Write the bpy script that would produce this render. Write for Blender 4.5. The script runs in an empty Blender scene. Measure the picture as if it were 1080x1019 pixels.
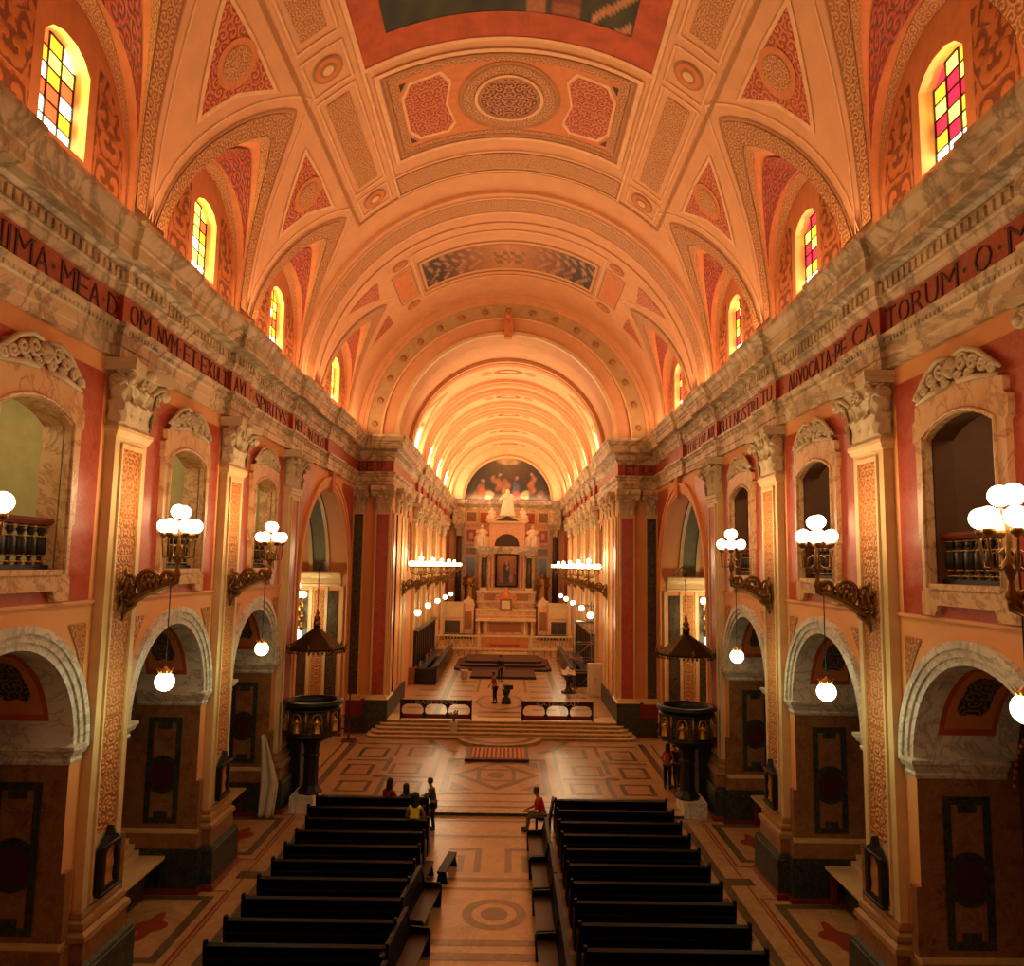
import bpy, bmesh, math, random
from math import sin, cos, pi, radians as R, sqrt, atan2
from mathutils import Vector, Matrix, Euler
random.seed(7)
SC = bpy.context.scene
C = SC.collection

# ------------------------------------------------------------------ geometry builder
class G:
    def __init__(s):
        s.v = []; s.f = []; s.uv = []; s.sm = []; s.mi = []
    def add(s, vs, fs, uv=None, smooth=False, mi=0):
        b = len(s.v); s.v += [tuple(p) for p in vs]
        for i, f in enumerate(fs):
            s.f.append([b + j for j in f]); s.sm.append(smooth); s.mi.append(mi)
            s.uv.append(uv[i] if uv else None)
        return s
    def box(s, x0, x1, y0, y1, z0, z1, mi=0):
        vs = [(x, y, z) for z in (z0, z1) for y in (y0, y1) for x in (x0, x1)]
        return s.add(vs, [(0, 2, 3, 1), (4, 5, 7, 6), (0, 1, 5, 4), (2, 6, 7, 3), (0, 4, 6, 2), (1, 3, 7, 5)], mi=mi)
    def prism(s, poly, a0, a1, ax='y', mi=0, smooth=False):
        """poly in the plane perpendicular to ax, given in the order of the two other axes"""
        def P(p, a):
            return {'x': (a, p[0], p[1]), 'y': (p[0], a, p[1]), 'z': (p[0], p[1], a)}[ax]
        n = len(poly)
        vs = [P(p, a0) for p in poly] + [P(p, a1) for p in poly]
        s.add(vs, [tuple(range(n))[::-1], tuple(range(n, 2 * n))], mi=mi)
        b = len(s.v) - 2 * n
        for i in range(n):
            j = (i + 1) % n
            s.f.append([b + i, b + j, b + n + j, b + n + i]); s.sm.append(smooth); s.mi.append(mi); s.uv.append(None)
        return s
    def tube(s, path, r, n=8, cap=True, mi=0):
        path = [Vector(p) for p in path]; m = len(path)
        rr = r if isinstance(r, (list, tuple)) else [r] * m
        vs = []; prev = None
        for i, p in enumerate(path):
            t = (path[min(i + 1, m - 1)] - path[max(i - 1, 0)])
            if t.length < 1e-9: t = Vector((0, 0, 1))
            t.normalize()
            if prev is None:
                a = Vector((0, 0, 1)) if abs(t.z) < .9 else Vector((1, 0, 0))
                u = t.cross(a).normalized()
            else:
                u = prev - t * prev.dot(t)
                u = u.normalized() if u.length > 1e-6 else t.orthogonal().normalized()
            prev = u; w = t.cross(u)
            for k in range(n):
                a = 2 * pi * k / n
                vs.append(p + (u * cos(a) + w * sin(a)) * rr[i])
        fs = [(i * n + k, i * n + (k + 1) % n, (i + 1) * n + (k + 1) % n, (i + 1) * n + k) for i in range(m - 1) for k in range(n)]
        if cap: fs += [tuple(range(n))[::-1], tuple(range((m - 1) * n, m * n))]
        return s.add(vs, fs, smooth=True, mi=mi)
    def lathe(s, prof, c=(0, 0, 0), n=20, a0=0, a1=2 * pi, smooth=True, mi=0, sx=1, sy=1):
        full = abs(a1 - a0 - 2 * pi) < 1e-6; k = n if full else n + 1
        vs = [(c[0] + sx * r * cos(a0 + (a1 - a0) * j / n), c[1] + sy * r * sin(a0 + (a1 - a0) * j / n), c[2] + z) for r, z in prof for j in range(k)]
        fs = []
        for i in range(len(prof) - 1):
            for j in range(n):
                j2 = (j + 1) % k
                fs.append((i * k + j, i * k + j2, (i + 1) * k + j2, (i + 1) * k + j))
        return s.add(vs, fs, smooth=smooth, mi=mi)
    def ball(s, c, r, n=14, m=9, sz=1, mi=0):
        return s.lathe([(max(1e-4, r * sin(pi * i / m)), -r * sz * cos(pi * i / m)) for i in range(m + 1)], c, n, mi=mi)
    def sweep(s, path, prof, mi=0, side=1, smooth=False):
        """prof = [(out, z)], path = [(x, y)]; out goes to the left of the path when side=1; mitred corners"""
        n = len(path); vs = []
        for i in range(n):
            p = Vector(path[i])
            d0 = (Vector(path[i]) - Vector(path[i - 1])).normalized() if i else None
            d1 = (Vector(path[i + 1]) - Vector(path[i])).normalized() if i < n - 1 else None
            if d0 is None: d0 = d1
            if d1 is None: d1 = d0
            n0 = Vector((-d0.y, d0.x)) * side; n1 = Vector((-d1.y, d1.x)) * side
            m = n0 + n1; m = m / max(.2, m.dot(n0)) if m.length > 1e-6 else n0
            for o, z in prof: vs.append((p.x + m.x * o, p.y + m.y * o, z))
        k = len(prof)
        fs = [(i * k + j, (i + 1) * k + j, (i + 1) * k + j + 1, i * k + j + 1) for i in range(n - 1) for j in range(k - 1)]
        return s.add(vs, fs, smooth=smooth, mi=mi)
    def patch(s, loops, mp, du=None, dv=None, mi=0, uvo=(0, 0)):
        """fill 2-D loops (outer and holes), cut into strips, map to 3-D with mp(u, v)"""
        bm = bmesh.new(); es = []
        for L in loops:
            vv = [bm.verts.new((a, b, 0)) for a, b in L]
            for i in range(len(vv)): es.append(bm.edges.new((vv[i], vv[(i + 1) % len(vv)])))
        if len(loops) == 1 and len(loops[0]) == 4: bm.faces.new(vv)
        else: bmesh.ops.triangle_fill(bm, use_beauty=True, use_dissolve=False, edges=es)
        us = [v.co.x for v in bm.verts]; ws = [v.co.y for v in bm.verts]
        for d, lo, hi, no in ((du, min(us), max(us), (1, 0, 0)), (dv, min(ws), max(ws), (0, 1, 0))):
            if d:
                k = math.floor(lo / d) + 1
                while k * d < hi - 1e-6:
                    bmesh.ops.bisect_plane(bm, geom=bm.verts[:] + bm.edges[:] + bm.faces[:], plane_co=(no[0] * k * d, no[1] * k * d, 0), plane_no=no); k += 1
        bm.verts.index_update()
        co = [(v.co.x, v.co.y) for v in bm.verts]
        fs = [[v.index for v in f.verts] for f in bm.faces]; bm.free()
        return s.add([mp(a, b) for a, b in co], fs, uv=[[(co[i][0] - uvo[0], co[i][1] - uvo[1]) for i in f] for f in fs], mi=mi)
    def grid(s, nu, nv, fn, mi=0, smooth=True, uvf=None):
        vs = [fn(i / nu, j / nv) for j in range(nv + 1) for i in range(nu + 1)]
        fs = [(j * (nu + 1) + i, j * (nu + 1) + i + 1, (j + 1) * (nu + 1) + i + 1, (j + 1) * (nu + 1) + i) for j in range(nv) for i in range(nu)]
        uv = None
        if uvf:
            q = [uvf(i / nu, j / nv) for j in range(nv + 1) for i in range(nu + 1)]
            uv = [[q[k] for k in f] for f in fs]
        return s.add(vs, fs, uv=uv, smooth=smooth, mi=mi)
    def xf(s, m):
        s.v = [tuple(m @ Vector(p)) for p in s.v]; return s
    def mirror(s):
        s.v = [(-x, y, z) for x, y, z in s.v]
        s.f = [f[::-1] for f in s.f]; s.uv = [u[::-1] if u else None for u in s.uv]; return s
    def join(s, o):
        b = len(s.v); s.v += o.v; s.f += [[b + i for i in f] for f in o.f]; s.uv += o.uv; s.sm += o.sm; s.mi += o.mi; return s
    def build(s, name, mats, parent=None, flip=False, bevel=0, col=None, loc=None):
        if flip: s.mirror()
        me = bpy.data.meshes.new(name)
        me.from_pydata(s.v, [], s.f)
        me.polygons.foreach_set('use_smooth', s.sm); me.polygons.foreach_set('material_index', s.mi)
        if any(u is not None for u in s.uv):
            ul = me.uv_layers.new(name='UV'); flat = []
            for f, u in zip(s.f, s.uv):
                for k in range(len(f)): flat += list(u[k]) if u else [0, 0]
            ul.data.foreach_set('uv', flat)
        if col:
            a = me.color_attributes.new('Col', 'FLOAT_COLOR', 'POINT')
            for i, p in enumerate(s.v): a.data[i].color = (*col(i, p), 1)
        me.update()
        for m in (mats if isinstance(mats, (list, tuple)) else [mats]): me.materials.append(m)
        o = bpy.data.objects.new(name, me); C.objects.link(o)
        if parent: o.parent = parent
        if loc: o.location = loc
        if bevel:
            b = o.modifiers.new('Bevel', 'BEVEL'); b.width = bevel; b.segments = 2; b.limit_method = 'ANGLE'
        return o

def thing(name, label, cat, loc=(0, 0, 0), rz=0, group=None, kind=None):
    o = bpy.data.objects.new(name, None); C.objects.link(o); o.empty_display_size = .2
    o.location = loc; o.rotation_euler = (0, 0, rz)
    return tag(o, label, cat, group, kind)
def tag(o, label=None, cat=None, group=None, kind=None):
    if label: o['label'] = label
    if cat: o['category'] = cat
    if group: o['group'] = group
    if kind: o['kind'] = kind
    return o
def struct(o): o['kind'] = 'structure'; return o
def dup(root, loc, rz=0, label=None, group=None, s=1):
    r = root.copy(); C.objects.link(r); r.location = loc; r.rotation_euler = (0, 0, rz); r.scale = (s, s, s)
    if label: r['label'] = label
    if group: r['group'] = group
    for ch in list(root.children):
        c = ch.copy(); C.objects.link(c); c.parent = r
        for g in ch.children:
            d = g.copy(); C.objects.link(d); d.parent = c
    return r

# ------------------------------------------------------------------ materials
def lin(c):
    if isinstance(c, str): c = tuple(int(c[i:i + 2], 16) / 255 for i in (0, 2, 4))
    return tuple((x / 12.92 if x <= .04045 else ((x + .055) / 1.055) ** 2.4) for x in c) + (1,)
def newmat(name):
    m = bpy.data.materials.new(name); m.use_nodes = True
    nt = m.node_tree; b = nt.nodes['Principled BSDF']; return m, nt, b
def N(nt, t, **k):
    n = nt.nodes.new(t)
    for a, v in k.items():
        if a in n.inputs.keys(): n.inputs[a].default_value = v
        else: setattr(n, a, v)
    return n
def ramp(nt, fac, stops, interp='LINEAR'):
    r = nt.nodes.new('ShaderNodeValToRGB'); r.color_ramp.interpolation = interp
    e = r.color_ramp.elements
    while len(e) < len(stops): e.new(.5)
    for k, (p, c) in enumerate(stops): e[k].position = p; e[k].color = lin(c) if len(c) != 4 or isinstance(c, str) else c
    nt.links.new(fac, r.inputs[0]); return r
def bump(nt, b, h, st=.3, dist=.02):
    n = N(nt, 'ShaderNodeBump', Strength=st, Distance=dist); nt.links.new(h, n.inputs['Height']); nt.links.new(n.outputs[0], b.inputs['Normal'])
def plain(name, c, rough=.6, metal=0, var=.12, sc=3.0, spec=.5, bmp=0):
    m, nt, b = newmat(name); b.inputs['Roughness'].default_value = rough; b.inputs['Metallic'].default_value = metal
    b.inputs['Specular IOR Level'].default_value = spec
    tc = N(nt, 'ShaderNodeTexCoord'); no = N(nt, 'ShaderNodeTexNoise', Scale=sc, Detail=6.0, Roughness=.6)
    nt.links.new(tc.outputs['Object'], no.inputs['Vector'])
    l = lin(c); d = tuple(x * (1 - var) for x in l[:3]) + (1,); h = tuple(min(1, x * (1 + var)) for x in l[:3]) + (1,)
    r = ramp(nt, no.outputs['Fac'], [(.3, d), (.7, h)]); nt.links.new(r.outputs[0], b.inputs['Base Color'])
    if bmp: bump(nt, b, no.outputs['Fac'], bmp)
    return m
def marble(name, base, dark, vein, sc=1.0, rough=.35, vw=.06, warp=1.2):
    m, nt, b = newmat(name); b.inputs['Roughness'].default_value = rough
    tc = N(nt, 'ShaderNodeTexCoord')
    n1 = N(nt, 'ShaderNodeTexNoise', Scale=.8 * sc, Detail=8.0, Roughness=.62, Distortion=warp)
    n2 = N(nt, 'ShaderNodeTexNoise', Scale=1.3 * sc, Detail=7.0, Roughness=.6, Distortion=warp * 1.6)
    for n in (n1, n2): nt.links.new(tc.outputs['Object'], n.inputs['Vector'])
    r1 = ramp(nt, n1.outputs['Fac'], [(.34, dark), (.52, base), (.8, base)])
    r2 = ramp(nt, n2.outputs['Fac'], [(.5 - vw, (0, 0, 0, 1)), (.5, (1, 1, 1, 1)), (.5 + vw, (0, 0, 0, 1))])
    mx = N(nt, 'ShaderNodeMix', data_type='RGBA'); nt.links.new(r2.outputs[0], mx.inputs[0])
    mu = N(nt, 'ShaderNodeMath', operation='MULTIPLY'); nt.links.new(r2.outputs[0], mu.inputs[0]); mu.inputs[1].default_value = .75
    nt.links.new(mu.outputs[0], mx.inputs[0]); nt.links.new(r1.outputs[0], mx.inputs[6]); mx.inputs[7].default_value = lin(vein)
    nt.links.new(mx.outputs[2], b.inputs['Base Color']); return m
def ornament(name, bg, fg, k=1.0, turns=2.4, cut=.5, rough=.5, metal=0, relief=.4, mirror=True, soft=.16, rnd=.55, stem=False):
    """scrolling foliage: a volute in every cell, symmetric about u = 0 of the panel's own UV"""
    m, nt, b = newmat(name); b.inputs['Roughness'].default_value = rough; L = nt.links.new
    uv = N(nt, 'ShaderNodeUVMap'); sp = N(nt, 'ShaderNodeSeparateXYZ'); L(uv.outputs[0], sp.inputs[0])
    ab = N(nt, 'ShaderNodeMath', operation='ABSOLUTE' if mirror else 'ADD'); L(sp.outputs[0], ab.inputs[0])
    if not mirror: ab.inputs[1].default_value = 0
    cb = N(nt, 'ShaderNodeCombineXYZ'); L(ab.outputs[0], cb.inputs[0]); L(sp.outputs[1], cb.inputs[1])
    vm = N(nt, 'ShaderNodeVectorMath', operation='SCALE'); L(cb.outputs[0], vm.inputs[0]); vm.inputs['Scale'].default_value = k
    vo = N(nt, 'ShaderNodeTexVoronoi', voronoi_dimensions='2D', Scale=1.0, Randomness=rnd); L(vm.outputs[0], vo.inputs['Vector'])
    df = N(nt, 'ShaderNodeVectorMath', operation='SUBTRACT'); L(vm.outputs[0], df.inputs[0]); L(vo.outputs['Position'], df.inputs[1])
    s2 = N(nt, 'ShaderNodeSeparateXYZ'); L(df.outputs[0], s2.inputs[0])
    an = N(nt, 'ShaderNodeMath', operation='ARCTAN2'); L(s2.outputs[1], an.inputs[0]); L(s2.outputs[0], an.inputs[1])
    no = N(nt, 'ShaderNodeTexNoise', Scale=3.2, Detail=2.0); L(vm.outputs[0], no.inputs['Vector'])
    m1 = N(nt, 'ShaderNodeMath', operation='MULTIPLY'); L(vo.outputs['Distance'], m1.inputs[0]); m1.inputs[1].default_value = 6.283 * turns
    m2 = N(nt, 'ShaderNodeMath', operation='MULTIPLY_ADD'); L(no.outputs['Fac'], m2.inputs[0]); m2.inputs[1].default_value = 4.5; L(m1.outputs[0], m2.inputs[2])
    m3 = N(nt, 'ShaderNodeMath', operation='ADD'); L(m2.outputs[0], m3.inputs[0]); L(an.outputs[0], m3.inputs[1])
    m4 = N(nt, 'ShaderNodeMath', operation='SINE'); L(m3.outputs[0], m4.inputs[0])
    m5 = N(nt, 'ShaderNodeMath', operation='MULTIPLY_ADD'); L(m4.outputs[0], m5.inputs[0]); m5.inputs[1].default_value = .5; m5.inputs[2].default_value = .5
    w = m5.outputs[0]
    r = ramp(nt, w, [(cut - soft, bg), (cut + soft, fg)]); L(r.outputs[0], b.inputs['Base Color'])
    if metal:
        q = ramp(nt, w, [(cut - soft, (0, 0, 0, 1)), (cut + soft, (metal,) * 3 + (1,))]); L(q.outputs[0], b.inputs['Metallic'])
    bump(nt, b, w, relief, .03); return m
def glow(name, c, st):
    m, nt, b = newmat(name); b.inputs['Base Color'].default_value = lin(c); b.inputs['Emission Color'].default_value = lin(c); b.inputs['Emission Strength'].default_value = st
    b.inputs['Roughness'].default_value = .4; return m
def vcol(name, rough=.6, fine=6.0):
    m, nt, b = newmat(name); a = N(nt, 'ShaderNodeVertexColor'); a.layer_name = 'Col'
    tc = N(nt, 'ShaderNodeTexCoord'); no = N(nt, 'ShaderNodeTexNoise', Scale=fine, Detail=5.0); nt.links.new(tc.outputs['Object'], no.inputs['Vector'])
    r = ramp(nt, no.outputs['Fac'], [(.25, (.45, .45, .45, 1)), (.75, (1, 1, 1, 1))])
    mx = N(nt, 'ShaderNodeMix', data_type='RGBA', blend_type='MULTIPLY'); mx.inputs[0].default_value = .7
    nt.links.new(a.outputs[0], mx.inputs[6]); nt.links.new(r.outputs[0], mx.inputs[7]); nt.links.new(mx.outputs[2], b.inputs['Base Color'])
    b.inputs['Roughness'].default_value = rough; return m

M = {}
M['vault'] = plain('cream_vault_plaster', 'D6A072', .75, var=.08, sc=1.2)
M['vault_dk'] = plain('ochre_vault_line', 'A87444', .75)
M['vault_lt'] = plain('pale_vault_moulding', 'E2B486', .7)
M['rose'] = plain('rose_plaster', 'CC7E4A', .75)
M['redpl'] = plain('terracotta_field', 'B0502A', .7, var=.25, sc=2)
M['orn_red'] = ornament('scrolls_on_crimson', '9C2A18', 'C87840', 3.4)
M['orn_tan'] = ornament('scrolls_on_ochre', 'CC9458', 'A0683A', 5.0)
M['orn_band'] = ornament('garland_band', 'C48E56', '9A6236', 4.2, mirror=False)
M['orn_sail'] = ornament('dark_scroll_on_orange', 'A83E22', '6A3018', 2.4)
M['orn_wall'] = ornament('brown_acanthus_on_orange', 'BC6E3A', '7A4222', 1.7, 1.6, cut=.56)
M['orn_gold'] = ornament('gold_grotesque_on_rust', 'A8622F', 'CC9050', 5.2, 1.8, relief=.8, metal=.15, rough=.5)
M['orn_blue'] = ornament('gold_on_blue', '181E3C', '7A6440', 4)
M['orn_dark'] = ornament('gilt_on_black_wood', '160C07', '6A4418', 5, cut=.62, metal=.3)
M['wall'] = plain('apricot_wall_paint', 'E2A266', .6, var=.06, sc=.8)
M['cream'] = plain('cream_marble', 'D8BC88', .4, var=.1, sc=2)
M['redm'] = marble('red_marble', 'B04832', '943825', 'B86048', 1.6, .3, .04)
M['frieze'] = marble('dark_red_frieze_marble', 'A84A30', '8C3A24', 'B86444', 1.4, .35, .03)
M['ent'] = marble('veined_grey_marble', 'DCC6A0', 'B09C7A', '7A6A50', .5, .45, .07, .9)
M['frame'] = marble('honey_marble', 'D8B080', 'C0905C', '9A6840', .9, .4, .04)
M['green'] = marble('green_marble', '20281C', '141A12', '4A5440', 1.6, .55, .05, 2)
M['dgreen'] = marble('dark_breccia', '2A2118', '120F0C', '8A7A5C', 2.6, .3, .05, 2.6)
M['brown'] = marble('brown_marble', '8A6038', '6A4426', '9C7446', 1.4, .35, .05)
M['dbrown'] = plain('dark_panelled_brown', '4A2814', .45)
M['white'] = marble('white_carrara', 'DCD6C4', 'BEB8A6', '8E8A7C', .8, .35, .04)
M['capm'] = plain('carved_capital_marble', 'CDBC98', .6, var=.12, sc=2)
M['redbase'] = plain('red_marble_plinth', '7A2A18', .35)
M['floor'] = marble('tan_floor_marble', 'B08C60', '9A784E', 'BEA076', .7, .28, .04)
M['inlay'] = marble('grey_brown_inlay', '60523C', '4E4230', '7A6A50', 1.2, .28, .04)
M['inlay_red'] = plain('red_inlay', '8A3A22', .35)
M['step'] = marble('step_marble', 'B49468', '947650', '7A6446', .9, .35, .06)
M['wood'] = plain('black_polished_wood', '070403', .5, var=.4, sc=8, spec=.2)
M['wood2'] = plain('worn_brown_wood', '2A170D', .5, var=.35, sc=5)
M['dkwood'] = plain('dark_stall_wood', '1E120A', .3, var=.3, sc=6)
M['carpet'] = plain('brown_carpet', '4E2C18', .95, var=.1, sc=20)
M['bronze'] = plain('dark_gilt_bronze', '7E5A28', .35, metal=.75, var=.35, sc=9)
M['gold'] = plain('gilding', 'C8923C', .35, metal=.7, var=.2, sc=10)
M['dkbronze'] = plain('dark_patinated_bronze', '2A1A0E', .45, metal=.4, var=.3, sc=9)
M['black'] = plain('black_iron', '0E0B0A', .5)
M['globe'] = glow('lit_opal_glass', 'FFE8B8', 9)
M['pend'] = glow('lit_pendant_glass', 'F8FFD0', 9)
M['basem'] = plain('ochre_base_marble', '9A7444', .5)
M['archband'] = plain('grey_ochre_band', 'BC9C6C', .75)
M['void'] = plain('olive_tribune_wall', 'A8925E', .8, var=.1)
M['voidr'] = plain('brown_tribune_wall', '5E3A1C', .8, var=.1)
M['curtain'] = plain('dark_crimson_cloth', '3C0C0A', .8)
M['cloth'] = plain('white_linen', 'C8BCA4', .9, var=.08, bmp=.3)
M['statue'] = plain('white_statue_marble', 'F0DEC0', .5, var=.06)
M['letter'] = plain('bronze_lettering', '3A140C', .5)
M['paint'] = vcol('oil_painting')
M['skin'] = plain('skin_tone', 'A06A48', .6, var=.05)
M['hair'] = plain('dark_hair', '0E0807', .5)
M['metal'] = plain('galvanised_tube', '8E8A80', .4, metal=.6)
M['plastic'] = plain('white_plastic', 'D8CCB0', .5, var=.03)
M['banner'] = plain('dark_purple_banner', '1E0C16', .7)
M['banner_red'] = plain('dull_red_banner', '6A1410', .7)
# ------------------------------------------------------------------ camera
cam = bpy.data.cameras.new('camera'); co = bpy.data.objects.new('camera', cam); C.objects.link(co); SC.camera = co
cam.sensor_fit = 'HORIZONTAL'; cam.sensor_width = 36; cam.lens = 36 * 804 / 1080; cam.clip_end = 300; cam.clip_start = .05
co.location = (.225, 0, 8.7)
co.matrix_world = Matrix.Translation((.225, 0, 8.7)) @ Matrix.Rotation(-.0025, 4, 'Z') @ Matrix.Rotation(pi / 2 + .1083, 4, 'X') @ Matrix.Rotation(.0160, 4, 'Z')
# ------------------------------------------------------------------ plan
W = 8.04; XS = 7.84; ZV = 15.4; RV = 7.95
PIL = [(9.2, 10.55), (15.4, 16.75), (21.6, 22.95), (27.85, 29.2)]
BC = [12.97, 19.18, 25.4]; DC = 34.8
LUN = [6.9, 13.1, 19.5, 25.9, 34.9]
YE = 40.4; YB = 84.0; CW = 6.3; CS = 6.1
SIDE = {1: 'right', -1: 'left'}
WN = {1: 'Advocata wall', -1: 'Mea Dominum wall'}

def arc(cy, cz, r, a0, a1, n):   # angle from the vertical, in degrees; returns (y, z)
    return [(cy + r * sin(R(a0 + (a1 - a0) * i / n)), cz + r * cos(R(a0 + (a1 - a0) * i / n))) for i in range(n + 1)]
def arch_notch(yc, r, zs, n=24):
    return [(yc - r, 0)] + arc(yc, zs, r, -90, 90, n) + [(yc + r, 0)]
def bal_hole(yc, w=1.0, z0=8.48, z1=11.15, top=11.45, n=8):
    h = top - z1; rr = (w * w + h * h) / (2 * h); a = math.degrees(math.asin(w / rr))
    return [(yc - w, z0)] + arc(yc, top - rr, rr, -a, a, n) + [(yc + w, z0)]

walls = {}
for s in (1, -1):
    g = G()
    out = [(-3, 0)]
    for b in BC: out += arch_notch(b, 2.0, 5.15)
    out += arch_notch(DC, 4.5, 7.6, 36) + [(YE, 0), (YE, 15.44), (-3, 15.44)]
    loops = [out] + [bal_hole(b) for b in BC]
    g.patch(loops, lambda y, z: (W, y, z))
    w = g.build('wall_' + SIDE[s], M['wall'], flip=s < 0); struct(w); walls[s] = w
    # niches behind the arches
    for b in BC:
        g = G()
        for sg in (-1, 1):
            g.box(W + .006, 10.4, *sorted((b + sg * 2.0, b + sg * 2.15)), 0, 5.15)
        g.patch([[(-90, W), (90, W), (90, 10.4), (-90, 10.4)]], lambda a, x: (x, b + 2.0 * sin(R(a)), 5.15 + 2.0 * cos(R(a))), du=7.5, mi=1)
        g.box(10.4, 10.5, b - 2.2, b + 2.2, 0, 7.3, mi=2)
        g.build('niche_shell', [M['brown'], M['white'], M['curtain']], w, s < 0)
    # tribune rooms behind the balcony openings
    for b in BC:
        g = G(); ro = 8.45
        hole = bal_hole(b)
        for i in range(len(hole)):
            p, q = hole[i], hole[(i + 1) % len(hole)]
            g.add([(W, *p), (W, *q), (ro, *q), (ro, *p)], [(0, 1, 2, 3)], mi=1)
        g.box(12.0, 12.1, b - 3, b + 3, 7.4, 13); g.box(ro, 12, b - 3.05, b - 3, 7.4, 13); g.box(ro, 12, b + 3, b + 3.05, 7.4, 13)
        g.box(ro, 12, b - 3, b + 3, 12.9, 13); g.box(ro, 12, b - 3, b + 3, 7.4, 7.5)
        g.patch([[(b - 3, 7.4), (b + 3, 7.4), (b + 3, 13), (b - 3, 13)], hole], lambda y, z: (ro, y, z))
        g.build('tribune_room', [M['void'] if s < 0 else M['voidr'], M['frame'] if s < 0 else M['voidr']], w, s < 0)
    # red marble fields round the balconies
    for k, b in enumerate(BC):
        y0, y1 = PIL[k][1] + .22, PIL[k + 1][0] - .22
        G().patch([[(y0, 7.91), (y1, 7.91), (y1, 12.46), (y0, 12.46)], bal_hole(b)], lambda y, z: (W - .012, y, z)).build('red_field', M['redm'], w, s < 0)
        # small carved spandrels by the arch
        g = G()
        for sg in (-1, 1):
            ye = y0 if sg < 0 else y1
            g.patch([[(ye, 7.45), (ye - sg * .62, 7.45), (ye - sg * .30, 7.0), (ye, 6.4)]], lambda y, z: (W - .02, y, z), uvo=(b, 7))
        g.build('spandrel_ornament', M['orn_gold'], w, s < 0)
        g = G(); g.box(W - .05, W, PIL[k][1], PIL[k + 1][0], 7.84, 7.9); g.build('string_moulding', M['wall'], w, s < 0)
    # side-chapel behind the wide arch
    g = G()
    yn, yf = DC - 4.6, DC + 4.6
    g.box(W, 13, yf, yf + .1, 0, 8.2); g.box(W, 13, yn - .1, yn, 0, 8.2); g.box(13, 13.1, yn, yf, 0, 13)
    bands = [(W, 8.95, 0), (8.95, 9.12, 1), (9.12, 9.8, 2), (9.8, 10.0, 1), (10.0, 13, 0)]
    for x0, x1, mi in bands:
        rr = 4.6 if mi == 0 else (4.5 if mi == 1 else 4.7)
        g.patch([[(-90, x0), (90, x0), (90, x1), (-90, x1)]], lambda a, x: (x, DC + rr * sin(R(a)), 7.9 + rr * cos(R(a))), du=5, mi=[0, 1, 3][mi])
    g.patch([arc(DC, 7.9, 4.6, -90, 90, 30)], lambda y, z: (13, y, z))
    M.setdefault('greyblue', plain('grey_green_vault_band', '7E8468', .7))
    g.build('side_chapel_shell', [M['wall'], M['cream'], M['wall'], M['greyblue']], w, s < 0)
    g = G()
    pr = [(0, 7.5), (.08, 7.52), (.1, 7.62), (.06, 7.66), (.06, 7.9), (.16, 7.95), (.2, 8.05), (.34, 8.1), (.38, 8.22), (.36, 8.27), (0, 8.27)]
    g.sweep([(W + .3, yn), (13, yn), (13, yf), (W + .3, yf)], pr)
    g.build('chapel_cornice', M['cream'], w, s < 0)
    for (x0, x1, mt, nm) in ((8.44, 8.97, 'dgreen', 'dark_marble_panel'), (9.16, 9.69, 'orn_gold', 'ornament_panel'), (9.98, 10.55, 'dgreen', 'dark_marble_panel'), (10.75, 11.3, 'orn_gold', 'ornament_panel'), (11.5, 12.4, 'dgreen', 'dark_marble_panel')):
        g = G(); g.patch([[(x0, 1.35), (x1, 1.35), (x1, 7.3), (x0, 7.3)]], lambda x, z: (x, yf - .03, z), uvo=((x0 + x1) / 2, 0))
        g.build(nm, M[mt], w, s < 0)
    g = G()
    for x in (8.25, 9.06, 9.84, 10.65, 11.4): g.box(x - .07, x + .07, yf - .08, yf, .9, 7.5)
    g.build('yellow_trim', M['cream'], w, s < 0)
    g = G(); g.box(W, 13, yf - .14, yf, 0, .95); g.box(W, 13, yn, yn + .14, 0, .95); g.build('chapel_dado', M['redbase'], w, s < 0)
    # big archivolt + keystone + jamb edge
    g = G(); n = 40
    for r0, r1, th in ((4.5, 4.62, .05), (4.62, 4.86, .09), (4.86, 5.0, .14)):
        g.patch([[(-90, r0), (90, r0), (90, r1), (-90, r1)]], lambda a, r: (W - th, DC + r * sin(R(a)), 7.6 + r * cos(R(a))), du=5)
        g.patch([[(-90, 0), (90, 0), (90, th), (-90, th)]], lambda a, t: (W - t, DC + r1 * sin(R(a)), 7.6 + r1 * cos(R(a))), du=5)
        g.patch([[(-90, 0), (90, 0), (90, th), (-90, th)]], lambda a, t: (W - t, DC + r0 * sin(R(a)), 7.6 + r0 * cos(R(a))), du=5)
    for sg in (-1, 1):
        g.box(W - .05, W, DC + sg * 4.5, DC + sg * 4.78, 0, 7.6)
    g.build('wide_archivolt', M['wall'], w, s < 0)
    g = G(); g.prism([(DC - .22, 11.9), (DC + .22, 11.9), (DC + .28, 12.85), (DC - .28, 12.85)], W - .2, W, 'x'); g.build('keystone', M['rose'], w, s < 0)
    g = G()
    for ye, sg in ((29.45, 1), (40.1, -1)):
        pts = [(ye, 12.65), (ye + sg * 2.6, 12.65)] + [(DC - sg * 5.25 * cos(R(a)), 7.6 + 5.25 * sin(R(a))) for a in (60, 50, 40, 30, 20)]
        pts = [p for p in pts if (p[0] - ye) * sg >= 0] + [(ye, 8.6)]
        g.patch([pts], lambda y, z: (W - .01, y, z))
    g.build('red_spandrel', M['redm'], w, s < 0)
    # jambs between pier and arch, blank strip
# end wall behind the camera
g = G(); g.box(-8.2, 8.2, -3.2, -3, 0, 24); struct(g.build('wall_back', M['wall']))

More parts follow.
